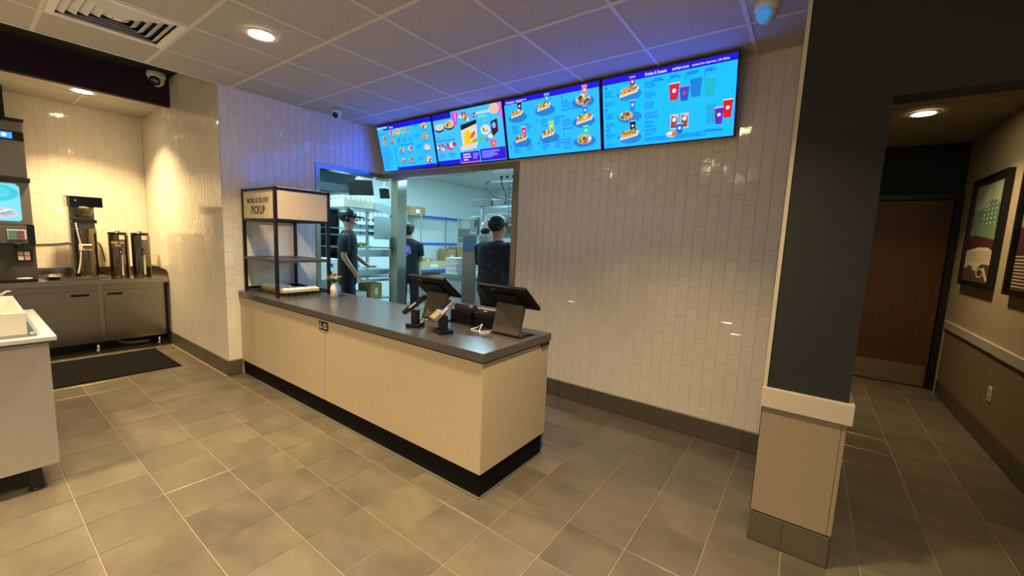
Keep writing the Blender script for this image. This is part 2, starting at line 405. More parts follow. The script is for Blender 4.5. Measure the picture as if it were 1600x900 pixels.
for j in range(1, 5): bx('grid_bar', m_tbar, cl, XD, -6.03, YP-j*CP-.01, YP-j*CP+.01, 2.838, 2.844)
bx('grid_bar', m_tbar, cl, -6.55, -6.53, -2, YP, 2.8385, 2.8445)
# ---- the kitchen shell
wk = struct(bx('wall_kitchen_left', m_kwall, None, KX-.1, KX, YP+.121, KY, 0, KZ+.05))
for y in (4.9, 6.12, 7.34): bx('panel_joint', m_white, wk, KX, KX+.004, y-.012, y+.012, 0, KZ)
struct(bx('wall_kitchen_far', m_kwall, None, KX, PX0, KY, KY+.1, 0, KZ+.05))
struct(bx('wall_kitchen_right', m_kwall, None, PX0-.06, PX0-.002, YB+.121, KY, 0, KZ+.05))
ck = struct(bx('ceiling_kitchen', mat('kitchen_ceiling_tile', (196, 204, 204), .8, noise=(120, .04)), None, KX-.1, PX0-.002, YB+.121, KY+.1, KZ, KZ+.05))
bx('ceiling_return', MATS['kitchen_ceiling_tile'], ck, KX-.1, XS-.121, YP+.121, YB+.121, KZ, KZ+.05)
# steel frame of the corner opening
fr = struct(put('window_1', None, None, (0, 0, 0)))
bx('frame_post', m_steel, fr, OX1, OX1+.06, YB-.012, YB+.13, 0, OZ1)
bx('frame_head', m_steel, fr, XS-.12, OX1+.06, YB-.012, YB+.13, OZ1, OZ1+.06)
bx('corner_post', m_steel, fr, -4.37, OX0, YB-.012, YB+.13, 0, OZ1)
bx('frame_post', m_steel, fr, XS-.13, XS+.010, SY0-.05, SY0, 0, SZ1)
bx('frame_head', m_steel, fr, XS-.13, XS+.010, SY0-.05, YB-.016, SZ1, SZ1+.05)
# ---- recessed lamps
def downlight(x, y, z, label, watts=LAMP_W, col=LAMP_COL, grp='recessed ceiling downlights', spread=112):
    t = thing('ceiling_downlight', label, 'ceiling light', (x, y, z), 0, grp)
    part('trim_ring', m_white, t, lambda b: b.lathe([(.105, -.006), (.108, -.002), (.108, 0), (.074, 0), (.078, -.006), (.105, -.006)], n=28, cap=False))
    part('lens', m_lens, t, lambda b: b.lathe([(.076, -.001), (.076, -.004), (.05, -.0055), (.001, -.006)], n=24))
    l = bpy.data.lights.new('lamp', 'AREA'); l.shape = 'DISK'; l.size = .14; l.energy = watts; l.color = col; l.spread = math.radians(spread)
    o = put('lamp', l, t, (0, 0, -.008)); return t
lamp_labels = {0: 'lit round recessed downlight in the grid ceiling beside the air vent', 1: 'round recessed downlight in the grid ceiling before the drinks menu screen'}
for k, (x, y) in enumerate(LAMPS): downlight(x, y, ZC-.001, lamp_labels.get(k, 'round recessed downlight over the open dining floor'))
for x, y in ((-6.3, -7.6), (-4.38, -6.85), (-3.14, -6.65)): downlight(x, y, ZC-.001, 'round recessed downlight at the far end of the dining room', 60)
downlight(-6.30, .90, 2.837, 'warm recessed downlight in the low ceiling above the drinks station', 48, (1, .70, .34))
downlight(-6.30, -.93, 2.837, 'recessed downlight in the low ceiling beyond the drink dispenser', 24)
downlight(.67, 4.98, ZH-.002, 'warm recessed downlight in the hall ceiling', 13, (1, .74, .42))
downlight(.67, 2.95, ZH-.002, 'recessed downlight in the hall ceiling behind the dark header', 1, (1, .74, .42))
def troffer(x, y, w, h, label, watts):
    t = thing('fluorescent_panel', label, 'ceiling light', (x, y, KZ), 0, 'kitchen ceiling panels')
    part('frame', m_white, t, lambda b: [b.box(-w/2, w/2, s*h/2-.015, s*h/2+.015, -.012, -.001) for s in (-1, 1)]+[b.box(s*w/2-.015, s*w/2+.015, -h/2+.016, h/2-.016, -.012, -.001) for s in (-1, 1)])
    part('diffuser', mat('cool_diffuser', (225, 245, 255), .4, emit=2.5), t, lambda b: b.box(-w/2+.016, w/2-.016, -h/2+.016, h/2-.016, -.006, -.001))
    l = bpy.data.lights.new('tube_light', 'AREA'); l.shape = 'RECTANGLE'; l.size = w-.05; l.size_y = h-.05; l.energy = watts; l.color = KITCHEN_COL
    put('tube_light', l, t, (0, 0, -.015))
for k, (x, y) in enumerate([(-5.6, 4.6), (-3.2, 5.0), (-4.6, 5.75), (-1.6, 5.6), (-5.5, 2.6)]):
    troffer(x, y, 1.2, .6, ['flat lit panel in the kitchen ceiling over the wire shelving', 'flat lit panel in the kitchen ceiling over the steel work table', 'flat lit panel in the middle of the kitchen ceiling', 'flat lit panel in the kitchen ceiling behind the tiled back wall', 'flat lit panel in the kitchen ceiling behind the pickup wall'][k], KITCHEN_W)

# ================================================================ air vent
t = thing('air_vent', 'white square four-way air vent in the ceiling beside the lit downlight', 'air vent', (CX0-1.5*CP, CY0-3.5*CP, ZC))
part('frame', m_white, t, lambda b: [b.box(-.293, .293, s*.272-.02, s*.272+.02, -.008, .002) for s in (-1, 1)]+[b.box(s*.272-.02, s*.272+.02, -.252, .252, -.008, .002) for s in (-1, 1)])
bx('duct', m_black, t, -.29, .29, -.29, .29, .022, .028)
def ringblade(b, r0, r1, z0, z1):
    c = [(-1, -1), (1, -1), (1, 1), (-1, 1)]
    for k in range(4):
        p, q = c[k], c[(k+1) % 4]
        b.add([(p[0]*r0, p[1]*r0, z0), (q[0]*r0, q[1]*r0, z0), (q[0]*r1, q[1]*r1, z1), (p[0]*r1, p[1]*r1, z1), (p[0]*r0, p[1]*r0, z0+.002), (q[0]*r0, q[1]*r0, z0+.002), (q[0]*r1, q[1]*r1, z1+.002), (p[0]*r1, p[1]*r1, z1+.002)],
              [(0, 1, 2, 3), (7, 6, 5, 4), (0, 4, 5, 1), (2, 6, 7, 3)])
for r in (.252, .205, .158, .111, .064): part('louvre', m_white, t, lambda b: ringblade(b, r, r-.038, .018, -.006))
part('louvre_centre', m_white, t, lambda b: b.box(-.022, .022, -.022, .022, -.006, -.002))

# ================================================================ security cameras
def turret(label, loc, rot=(0, 0, 0), lens=m_blackg, s=1):
    t = thing('security_camera', label, 'camera', loc); t.rotation_euler = rot; t.scale = (s, s, s)
    part('housing', m_white, t, lambda b: b.lathe([(.052, 0), (.055, -.004), (.055, -.03), (.046, -.042)], n=20))
    h = part('eyeball', m_white, t, lambda b: b.ball((0, 0, -.048), .046, 16, 10))
    M2 = Matrix.Translation((0, 0, -.048)) @ Matrix.Rotation(math.radians(118), 4, 'X')
    part('lens_face', lens, h, lambda b: b.lathe([(.032, .034), (.033, .045), (.02, .048), (.001, .048)], n=16, M=M2))
    return t
turret('small white dome camera with dark lens under the ceiling by the pickup wall', (-4.29, 2.55, ZC-.002), (0, 0, math.radians(28)), s=.9)
turret('white dome camera with blue-lit face on the ceiling beside the dark column', (-.315, 2.66, ZC-.002), (0, 0, math.radians(-15)), mat('blue_lit_lens', (60, 150, 235), .2, emit=.5), 1.15)  # blue light on the camera face put in as a glowing lens
turret('white camera hanging below the dark recess by the purple soffit', (-5.84, 1.40, 3.098), (0, 0, math.radians(60)), s=1.5)

# ================================================================ menu boards
TILT = math.radians(13.8); BH = .545
class Print:
    """coloured flat shapes in layers on a screen of width w"""
    def __init__(s): s.b = MB(); s.n = 0
    def to(s): s.n += 1; y = -.0012-.000016*s.n; return lambda u, v: (u, y, v)
    def rect(s, u0, u1, v0, v1, c): t = s.to(); s.b.poly([t(u0, v0), t(u1, v0), t(u1, v1), t(u0, v1)], lin(c))
    def quad(s, pts, c): t = s.to(); s.b.poly([t(*p) for p in pts], lin(c))
    def disc(s, u, v, ru, rv, c, n=14, rot=0):
        t = s.to(); s.b.poly([t(u+ru*math.cos(a)*math.cos(rot)-rv*math.sin(a)*math.sin(rot), v+ru*math.cos(a)*math.sin(rot)+rv*math.sin(a)*math.cos(rot)) for a in [2*math.pi*k/n for k in range(n)]], lin(c))
    def text(s, body, u, v, size, c, bold=.0, width=None, align='LEFT'): t = s.to(); text_mesh(body, size, s.b, lin(c), lambda x, y: t(u+x, v+y), bold*size, align, width)
    def lines(s, u, v, n, w, c=(10, 40, 90), h=.0045, gap=.0125):     # rows too small to read in the photograph
        for k in range(n):
            x = u; e = u+w*random.uniform(.5, 1)
            while x < e:
                q = min(e, x+random.uniform(.008, .024)); s.rect(x, q, v-k*gap, v-k*gap+h, c); x = q+.004
    def cup(s, u, v, w, h, c, lid=(235, 240, 250), logo=(240, 240, 250)):
        s.quad([(u-w*.36, v), (u+w*.36, v), (u+w*.5, v+h), (u-w*.5, v+h)], c); s.rect(u-w*.53, u+w*.53, v+h, v+h*1.06, lid)
        if logo: s.disc(u, v+h*.58, w*.2, w*.2, logo)
    def blob(s, u, v, r, cs, n=9, rr=.3):
        for k in range(n):
            a = random.uniform(0, 6.28); d = r*math.sqrt(random.random())*.75; s.disc(u+d*math.cos(a), v+d*.6*math.sin(a), r*random.uniform(.16, rr), r*random.uniform(.12, rr*.8), random.choice(cs), 8, random.uniform(0, 3))
    def plate(s, u, v, r, cs, rim=(176, 190, 200)): s.disc(u, v-.004, r*1.05, r*.62, (20, 100, 190)); s.disc(u, v, r, r*.58, rim); s.blob(u, v, r*.95, cs, 20, .34)
    def tacos(s, u, v, r, cs):
        s.quad([(u-r, v-r*.4), (u+r*.8, v-r*.1), (u+r, v+r*.35), (u-r*.8, v+r*.1)], (236, 226, 205))
        for k in range(3): s.disc(u-r*.55+k*r*.5, v+r*.12+k*r*.08, r*.34, r*.3, (232, 176, 74), 12, .5); s.blob(u-r*.55+k*r*.5, v+r*.22+k*r*.08, r*.42, cs, 12, .4)
NAVY = (24, 4, 228); FOOD = [(226, 164, 70), (190, 90, 50), (120, 170, 60), (240, 230, 200), (120, 60, 40)]; RED = [(220, 60, 60), (240, 210, 190), (170, 60, 40), (250, 240, 230)]
INK = (8, 40, 100); WH = (240, 244, 255)
def screen1(p, w):
    p.rect(0, w, 0, BH, (40, 166, 248)); p.quad([(.14, BH-.055), (w, BH-.055), (w, BH), (0, BH)], NAVY); p.rect(.0, .2, BH-.035, BH-.012, (150, 180, 250))
    p.text('Tacos', .235, BH-.043, .034, WH, .02); p.rect(.27, w, 0, .034, NAVY)
    p.lines(.03, BH-.09, 2, .16)
    for (u, v, r) in ((.12, .40, .05), (.27, .44, .06), (.10, .34, .045), (.27, .35, .05)): p.plate(u, v, r, FOOD)
    for k in range(3): p.disc(.39+k*.1, .45, .045, .04, [(235, 190, 90), (150, 200, 120), (120, 180, 190)][k]); p.blob(.39+k*.1, .455, .035, FOOD, 5)
    for k in range(11): p.lines(.03, .275-k*.024, 1, .2, INK, .006); p.lines(.27, .275-k*.024, 1, .05, INK, .006)
    for k in range(3): p.lines(.36+k*.11, .36, 4, .08, INK)
    p.rect(.36, .65, .285, .291, INK)
    for (u, v) in ((.42, .235), (.58, .235), (.42, .11), (.58, .11)): p.plate(u, v, .05, FOOD+RED); p.lines(u-.05, v-.05, 1, .11, INK, .006)
    for k, v in enumerate((.46, .345, .225, .09)): p.plate(w-.115, v, .062, RED if k > 1 else FOOD); p.lines(w-.3, v+.03, 3, .1, INK); p.lines(w-.16, v-.056, 1, .1, INK)
def screen2(p, w):
    p.rect(0, w, 0, BH, (60, 170, 248)); p.rect(0, .29, BH-.06, BH, (16, 0, 205)); p.rect(0, .35, 0, .05, NAVY)
    p.disc(.09, .40, .085, .045, (30, 40, 40)); p.disc(.09, .41, .08, .036, (215, 210, 190)); p.disc(.25, .415, .085, .05, (30, 40, 40)); p.disc(.25, .425, .08, .042, (220, 200, 150)); p.blob(.25, .425, .06, FOOD)
    p.lines(.02, .30, 1, .1); p.lines(.19, .30, 1, .12); p.rect(.01, .31, .262, .269, (20, 30, 70))
    p.blob(.08, .2, .09, FOOD+RED, 14); p.blob(.24, .2, .09, RED, 14); p.lines(.03, .12, 4, .1); p.lines(.18, .12, 4, .13)
    p.quad([(.33, .40), (.37, .41), (.40, BH-.01), (.30, BH-.01)], (214, 60, 200)); p.quad([(.345, .43), (.355, .43), (.37, BH-.02), (.34, BH-.02)], (244, 150, 235))
    p.blob(.50, .47, .1, FOOD+RED, 14); p.blob(.62, .46, .06, FOOD, 8); p.rect(.66, .86, .47, .495, (190, 225, 250)); p.rect(.68, .80, .435, .455, (110, 230, 225)); p.quad([(w-.08, BH), (w, BH), (w, .36), (w-.03, .4)], (228, 110, 220)); p.disc(w-.1, BH-.05, .07, .05, (236, 200, 170))
    p.quad([(.42, .15), (.63, .17), (.65, .40), (.41, .36)], (232, 222, 196)); p.quad([(.41, .34), (.42, .395), (.65, .425), (.65, .385)], (20, 18, 20))
    p.blob(.53, .27, .11, [(250, 196, 30), (240, 110, 40), (250, 220, 60), (250, 236, 200)], 22, .42); p.quad([(.45, .19), (.53, .19), (.54, .31), (.49, .34), (.45, .28)], (252, 206, 20)); p.disc(.58, .28, .05, .022, (240, 96, 40), 10, .7); p.disc(.60, .22, .045, .02, (150, 190, 40), 10, .2)
    p.quad([(.38, .13), (.62, .145), (.60, .19), (.37, .18)], (232, 214, 200))
    p.disc(.76, .31, .065, .05, (238, 228, 214)); p.blob(.76, .31, .05, FOOD, 9); p.quad([(.84, .22), (.93, .28), (.93, .40), (.84, .38)], (58, 16, 20)); p.disc(.88, .34, .025, .03, (150, 180, 240)); p.disc(.82, .24, .035, .022, (245, 240, 230))
    p.rect(.66, .74, .2, .25, (90, 200, 130)); p.blob(.78, .21, .05, [(150, 70, 30), (90, 40, 20)], 7); p.disc(.85, .17, .045, .04, (232, 90, 80)); p.blob(.85, .17, .035, RED, 6)
    p.rect(.36, .645, .005, .115, (60, 10, 220)); p.rect(.655, w, .005, .125, (54, 10, 214)); p.rect(.36, .645, 0, .012, (220, 120, 240))
    for k in range(3): p.rect(.40, .40+(.11, .12, .07)[k], .082-k*.028, .099-k*.028, (210, 200, 255))
    p.lines(.55, .09, 5, .08, (190, 180, 250)); p.lines(.68, .10, 6, .25, (190, 180, 250))
def screen3(p, w):
    p.rect(0, w, 0, BH, (34, 164, 250)); p.rect(0, w, BH-.045, BH, NAVY); p.text('Combos', .02, BH-.036, .03, WH, .02); p.lines(.14, BH-.030, 1, .2, WH, .008)
    spots = (('1', .15, .40, (30, 20, 60), .03, .25), ('3', .46, .42, (30, 150, 220), .36, .27), ('2', .18, .17, (236, 40, 90), .03, .065), ('4', .49, .18, (170, 220, 50), .36, .07))
    for n, u, v, c, tu, tv in spots:
        p.disc(u, v-.03, .11, .045, (24, 130, 216)); p.cup(u+.03, v+.02, .055, .085, c); p.tacos(u-.01, v, .075, FOOD); p.text(n, tu, tv+.03, .036, INK, .012); p.lines(tu+.045, tv+.045, 6, .09, INK); p.lines(tu+.19, tv+.05, 6, .09, INK)
    for n, v, c in (('5', .41, (240, 120, 130)), ('6', .25, (30, 130, 210)), ('7', .085, (60, 220, 110))):
        p.text(n, .64, v+.055, .036, INK, .012); p.lines(.64, v+.03, 5, .11, INK); p.disc(.85, v-.005, .11, .05, (24, 130, 216)); p.cup(.87, v+.04, .05, .08, c); p.plate(.85, v+.015, .075, FOOD) if n != '6' else p.tacos(.86, v+.01, .085, FOOD)
        p.lines(.64, v-.045, 1, .16, INK, .007)
def screen4(p, w):
    p.rect(0, w, 0, BH, (8, 166, 252)); p.rect(0, w, BH-.048, BH, NAVY)
    p.text('Drinks & Sweets', .355, BH-.036, .032, WH, .02, .165); p.text('HAPPIER HOUR', .56, BH-.036, .024, WH, .015, .12); p.text('Any Medium Drink or Regular Freeze  |  2PM - 5PM Daily', .70, BH-.034, .02, WH, .01, .25)
    for n, v, c in (('8', .41, (110, 40, 190)), ('9', .24, (30, 140, 215)), ('10', .08, (16, 16, 40))):
        p.text(n, .02, v+.05, .038, INK, .012); p.lines(.02, v+.03, 4, .09, INK); p.lines(.12, v+.005, 2, .06, INK); p.lines(.02, v-.05, 3, .09, INK); p.disc(.23, v-.015, .1, .045, (16, 140, 226)); p.cup(.255, v+.03, .05, .08, c); p.tacos(.225, v+.005, .085, FOOD) if n != '9' else p.plate(.20, v, .06, FOOD)
    for k in range(4): p.lines(.355, .46-k*.075, 4, .11, INK)
    for k in range(4): p.lines(.355, .17-k*.03, 2, .1, INK, gap=.011)
    for k, u in enumerate((.42, .54, .66, .79)): p.rect(u, u+.003, BH-.125, BH-.07, INK); p.lines(u+.01, BH-.075, 2, .1, INK, .007)
    p.cup(.58, .30, .078, .115, (222, 24, 56)); p.cup(.655, .285, .07, .095, (36, 84, 200), (230, 90, 110), (220, 60, 80)); p.cup(.735, .30, .085, .12, (16, 130, 224), (20, 140, 232), None); p.cup(.83, .285, .085, .13, (24, 186, 208), (60, 200, 220), None)
    p.cup(.845, .10, .07, .13, (20, 172, 226), (40, 180, 230), None); p.cup(.90, .09, .062, .11, (104, 36, 190)); p.cup(.955, .125, .066, .12, (226, 20, 40))
    for u in (.585, .66): p.rect(u-.03, u+.03, .09, .20, (214, 200, 190)); p.quad([(u-.026, .1), (u+.02, .1), (u+.026, .17), (u-.02, .19)], (150, 80, 56)); p.disc(u, .16, .016, .016, (235, 235, 245))
    p.cup(.625, .055, .055, .07, (20, 110, 210)); p.disc(.565, .055, .04, .024, (246, 240, 234)); p.disc(.59, .06, .022, .018, (226, 120, 70))
    p.lines(.355, .045, 3, .6, INK, .005, .011); p.lines(.80, .06, 2, .16, INK, .004, .009)
edges = [-4.43, -3.455, -2.478, -1.487, -.497]
blabels = ['menu screen headed Tacos, hung over the corner of the serving opening', 'menu screen with a large overstuffed meal picture and pink ribbons', 'menu screen headed Combos with seven numbered meals', 'menu screen headed Drinks & Sweets with red and purple cups']
for k, fn in enumerate((screen1, screen2, screen3, screen4)):
    x0, x1 = edges[k]+.004, edges[k+1]-.004; w = x1-x0
    t = thing('menu_screen', blabels[k], 'menu screen', (x0, 3.268, 2.256), 0, 'menu screens in a row above the opening', TILT)
    bx('housing', m_blackg, t, 0, w, 0, .045, 0, BH, bev=.004)
    bx('wall_mount', m_blackp, t, w*.4, w*.6, .046, .09, .02, .2)
    p = Print(); fn(p, 1.0); iw, ih = (w-.024), (BH-.024); k2 = iw
    p.b.c = [(c[0], c[1]*1.45, c[2]*SKY_BLUE) if c[2] > .9 and c[1] < .5 else c for c in p.b.c]     # the backlight is far stronger in blue than the camera can hold
    for i, v in enumerate(p.b.v): p.b.v[i] = (.012+min(max(v[0], 0), 1.0)*k2, v[1], .012+min(max(v[2], 0), BH)*ih/BH)
    p.b.build('screen', m_screen, t, weld=False)
# ================================================================ service counter
CX1, CYF, CYB = -1.372, 1.655, 2.345
t = thing('service_counter', 'long beige service counter with grey top and black toe kick', 'counter', (0, 0, 0))
bx('countertop', m_slab, t, XS+.011, CX1+.012, CYF-.014, CYB+.012, CT-.052, CT, bev=.003)
bx('carcass', mat('counter_core', (40, 34, 28), .8), t, XS+.012, CX1-.016, CYF+.016, CYB-.004, .15, CT-.0525)
bx('front_panel', m_lam, t, XS+.013, -2.993, CYF, CYF+.015, .15, CT-.062)
bx('front_panel', m_lam, t, -2.989, CX1-.004, CYF, CYF+.015, .15, CT-.062)
bx('end_panel', m_lam, t, CX1-.015, CX1, CYF+.003, CYB, .15, CT-.062)
bx('toe_kick', mat('matt_black_kick', (10, 9, 9), .8, spec=.15), t, XS+.02, CX1-.01, CYF+.012, CYB-.02, .008, .1495)
bx('floor_strip', mat('dull_metal_strip', (150, 148, 142), .4, .7), t, XS+.02, CX1+.0, CYF-.004, CYB-.01, .0005, .008)
bx('bracket', m_black, t, CX1-.004, CX1+.010, CYB-.10, CYB-.005, CT-.078, CT-.053)
# accessible counter sign
t = thing('accessible_sign', 'small black wheelchair symbol sign under the counter edge', 'sign', (-3.0, CYF-.0005, .752))
bx('plate', m_black, t, -.064, .064, -.0035, 0, -.034, .034, bev=.001)
b = MB(); wc = lin((235, 235, 230)); Y = -.0042
def arc(b, cx, cz, r, w, a0, a1, n=12):
    for k in range(n):
        p, q = a0+(a1-a0)*k/n, a0+(a1-a0)*(k+1)/n
        b.poly([(cx+r*math.cos(p), Y, cz+r*math.sin(p)), (cx+r*math.cos(q), Y, cz+r*math.sin(q)), (cx+(r-w)*math.cos(q), Y, cz+(r-w)*math.sin(q)), (cx+(r-w)*math.cos(p), Y, cz+(r-w)*math.sin(p))], wc)
arc(b, -.040, -.008, .016, .0045, math.radians(115), math.radians(380)); arc(b, -.042, .025, .0048, .0048, 0, 6.283)
b.poly([(-.045, Y, .018), (-.039, Y, .018), (-.037, Y, -.006), (-.043, Y, -.006)], wc); b.poly([(-.043, Y, -.002), (-.026, Y, -.004), (-.026, Y, -.009), (-.043, Y, -.007)], wc); b.poly([(-.030, Y, -.005), (-.026, Y, -.004), (-.017, Y, -.021), (-.021, Y, -.023)], wc); b.poly([(-.041, Y, .010), (-.027, Y, .009), (-.027, Y, .006), (-.041, Y, .006)], wc)
for k in range(3):
    x = -.004
    for wd in (.012, .016, .010, .012): b.poly([(x, Y, .014-k*.016), (min(x+wd, .054), Y, .014-k*.016), (min(x+wd, .054), Y, .020-k*.016), (x, Y, .020-k*.016)], wc); x += wd+.003
b.build('print', m_print, t, weld=False)

# ================================================================ pickup shelf
SX0, SX1, SYF, SYR = -4.566, -3.87, 1.695, 2.215; Z0 = CT
t = thing('pickup_shelf', 'black-framed pickup shelf with a lettered sign panel on the counter', 'shelf', (SX0, SYF, Z0))
w, d, hh, r = SX1-SX0, SYR-SYF, 1.005, .026
for (x, y) in ((0, 0), (w-r, 0), (0, d-r), (w-r, d-r)): bx('post', m_black, t, x, x+r, y, y+r, .012, hh)
for (x, y) in ((0, 0), (w-r, 0), (0, d-r), (w-r, d-r)): part('foot', m_black, t, lambda b: b.lathe([(.011, 0), (.013, .002), (.013, .0118)], (x+r/2, y+r/2, 0), 10))
for z in (.02, .70, hh-r):
    for y in (0, d-r): bx('rail', m_black, t, r+.0005, w-r-.0005, y+.001, y+r-.001, z, z+r-.004) if not (z < .1 and y == 0) else None
    for x in (0, w-r): bx('rail', m_black, t, x+.001, x+r-.001, r+.0005, d-r-.0005, z, z+r-.004)
bx('shelf_board', mat('dark_grey_board', (74, 70, 66), .4), t, .004, w-.004, .004, d-.004, .322, .348)
hp = bx('sign_panel', mat('cream_sign', (224, 208, 172), .45), t, r+.0005, w-r-.0005, .008, .016, .722, hh-r-.0005)
b = MB(); dk = lin((40, 34, 26))
text_mesh('MOBILE & DELIVERY', .064, b, dk, lambda u, v: (w/2+u, .0072, .868+v), .0016, 'CENTER', .46)
text_mesh('PICKUP', .104, b, dk, lambda u, v: (w/2+u, .0072, .765+v), .0034, 'CENTER', .29)
b.build('lettering', m_print, hp, weld=False)
bx('side_panel', m_lam, t, w-.016, w-.006, r+.0005, d-r-.0005, .722, hh+.002)
bx('back_panel', m_lam, t, r+.0005, w-r-.0005, d-.016, d-.008, .722, hh-r-.0005)
# cartons on the shelf
def carton(label, loc, rz, s=1.0):
    t = thing('food_carton', label, 'carton', loc, rz, 'cartons on the pickup shelf'); t.scale = (s, s, s)
    L, Wd = .30, .11; n = 6
    def base(b):
        prof = []
        for i in range(n):
            for j in range(2):
                cx, cy = -L/2+L/n*(i+.5), -Wd/2+Wd/2*(j+.5); b.lathe([(.012, 0), (.018, .006), (.0235, .03), (.0248, .034)], (cx, cy, 0), 10)
        b.box(-L/2-.004, L/2+.004, -Wd/2-.004, Wd/2+.004, .030, .038, bev=.003)
    part('tray', mat('pale_yellow_pulp', (226, 206, 96), .7), t, base)
    def lid(b):
        b.box(-L/2-.002, L/2+.002, -Wd/2-.002, Wd/2+.002, .0385, .062, bev=.010)
        for i in range(n):
            for j in range(2): b.ball((-L/2+L/n*(i+.5), -Wd/2+Wd/2*(j+.5), .060), (.020, .022, .010), 8, 5)
    part('lid', mat('white_lid', (238, 236, 224), .35), t, lid)
carton('yellow-bottomed white-lidded carton beside the wall on the pickup shelf', (-4.30, 1.885, CT+.001), .04, 1.2)
carton('yellow-bottomed white-lidded carton at the open side of the pickup shelf', (-3.985, 1.955, CT+.001), math.pi/2, 1.12)

# vase of flowers
t = thing('flower_vase', 'white bottle vase of red, orange and yellow flowers on the counter', 'vase', (-3.655, 2.125, CT))
part('bottle', m_white, t, lambda b: b.lathe([(.030, 0), (.034, .004), (.035, .08), (.030, .105), (.022, .125), (.024, .135), (.020, .136), (.017, .12)], n=20))
part('mark', mat('orange_mark', (220, 120, 70), .5), t, lambda b: [b.ball((.013, -.0335, z), (.008, .003, .006), 8, 5) for z in (.04, .055, .07)])
fl = [(-.07, -.03, .17, (232, 96, 70), .020), (-.02, .02, .205, (226, 60, 40), .024), (.02, -.03, .20, (236, 120, 40), .023), (.06, -.02, .175, (246, 196, 30), .026), (.05, .03, .19, (240, 180, 40), .02), (-.035, -.035, .185, (238, 150, 50), .018), (.0, .0, .215, (220, 70, 40), .02)]
for x, y, z, c, r in fl:
    st = part('stem', mat('green_stem', (60, 110, 40), .6), t, lambda b: b.tube([(0, 0, .12), (x*.5, y*.5, .15), (x, y, z)], .002, 6))
    def bloom(b):
        b.ball((x, y, z+r*.3), (r*.45, r*.45, r*.4), 8, 6)
        for k in range(7):
            a = k*.9; M = Matrix.Translation((x, y, z+r*.2)) @ Matrix.Rotation(a, 4, 'Z') @ Matrix.Rotation(-.5, 4, 'Y'); b.ball((r*.62, 0, 0), (r*.5, r*.32, r*.14), 8, 5, M)
    part('bloom', mat('petal_%d_%d' % (c[0], c[1]), c, .6), st, bloom)
def leaves(b):
    for k in range(14):
        a = k*2.4; M = Matrix.Translation((0, 0, .145)) @ Matrix.Rotation(a, 4, 'Z') @ Matrix.Rotation(-.35-.25*(k % 3), 4, 'Y'); b.ball((.038, 0, 0), (.030, .014, .004), 8, 5, M)
part('leaves', mat('dark_green_leaf', (54, 96, 36), .55), t, leaves)

# ================================================================ tills
def till(label, x, cable):
    t = thing('till_screen', label, 'till', (x, 2.09, CT), 0, 'till screens on the counter')
    st = part('stand', mat('bronze_grey_stand', (112, 104, 90), .38, .6, noise=(40, .04)), t, lambda b: b.prism([(-.024, .0065), (.10, .0065), (.10, .011), (-.008, .012), (-.012, .020), (.038, .190), (.014, .206), (-.034, .022), (-.034, .014)], 'x', -.13, .085))
    bx('foot', m_blackp, t, -.13, .095, -.034, .13, 0, .006, bev=.002)
    h = put('display', None, t, (0, -.035, .262), (math.radians(-38.5), 0, 0)); h.empty_display_size = .02
    # tilted panel: lower edge towards the staff side
    me = MB().box(-.185, .185, -.115, .115, -.011, .011, bev=.006).build('panel', m_till, h, rot=None)
    bx('back_boss', m_till, h, -.09, .09, -.05, .05, -.024, -.0112, bev=.004)
    bx('screen_glass', m_blackg, h, -.178, .178, -.108, .108, .0112, .0122)
    bx('maker_mark', mat('grey_mark', (150, 150, 150), .4), h, -.095, -.055, -.088, -.082, -.0116, -.0112)
    return t
till('dark touch-screen till tilted toward the kitchen, beside the grey card reader', -2.19, 0)
till('dark touch-screen till tilted toward the kitchen, by the free end of the counter', -1.51, 1)
# receipt printers and drawer between them
t = thing('receipt_printer', 'black receipt printer with rounded paper lid between the two tills', 'printer', (-1.94, 2.215, CT), math.radians(2))
bx('body', m_blackp, t, -.15, .04, -.09, .10, .0, .10, bev=.008); part('paper_lid', mat('dark_bronze_lid', (62, 58, 50), .3), t, lambda b: b.tube([(-.14, -.03, .108), (.03, -.03, .108)], .032, 14)); bx('paper_slot', m_blackg, t, -.13, .02, -.094, -.090, .045, .06)
t = thing('receipt_printer', 'black receipt printer with a small bright label next to the end till', 'printer', (-1.78, 2.235, CT), math.radians(2))
bx('body', m_blackp, t, -.105, .075, -.09, .10, .0, .10, bev=.008); part('paper_lid', mat('dark_bronze_lid', (62, 58, 50), .3), t, lambda b: b.tube([(-.095, -.03, .108), (.065, -.03, .108)], .032, 14)); bx('paper_slot', m_blackg, t, -.09, .06, -.094, -.090, .045, .06); bx('badge', m_white, t, -.03, -.005, -.0655, -.0625, .108, .115)
# card readers
def reader(label, loc, rz, dark):
    t = thing('card_reader', label, 'card reader', loc, rz, 'card readers on the counter')
    bx('base', m_blackp, t, -.055, .055, -.05, .05, 0, .028, bev=.006); bx('post', m_blackp, t, -.032, .032, -.02, .02, .0285, .115, bev=.004)
    h = put('terminal', None, t, (0, -.005, .15), (math.radians(40), 0, 0)); h.empty_display_size = .02
    bx('case', mat('reader_grey', (128, 122, 112), .4), h, -.037, .037, -.092, .092, -.014, .016, bev=.007) if not dark else bx('case', m_blackp, h, -.037, .037, -.092, .092, -.014, .016, bev=.007)
    bx('display_glass', m_blackg, h, -.031, .031, -.008, .082, .0162, .0175)
    def keys(b):
        for i in range(3):
            for j in range(4): b.box(-.028+i*.020, -.012+i*.020, -.082+j*.0175, -.070+j*.0175, .0162, .0195)
    part('keypad', mat('reader_keys', (200, 178, 128), .5) if not dark else mat('dark_keys', (70, 70, 70), .5), h, keys)
    bx('card_slot', m_white, h, .0372, .0392, -.03, .03, .0, .010)
    return t
reader('black card reader on a square base turned away, beside the grey one', (-2.135, 1.83, CT), math.radians(-62), True)
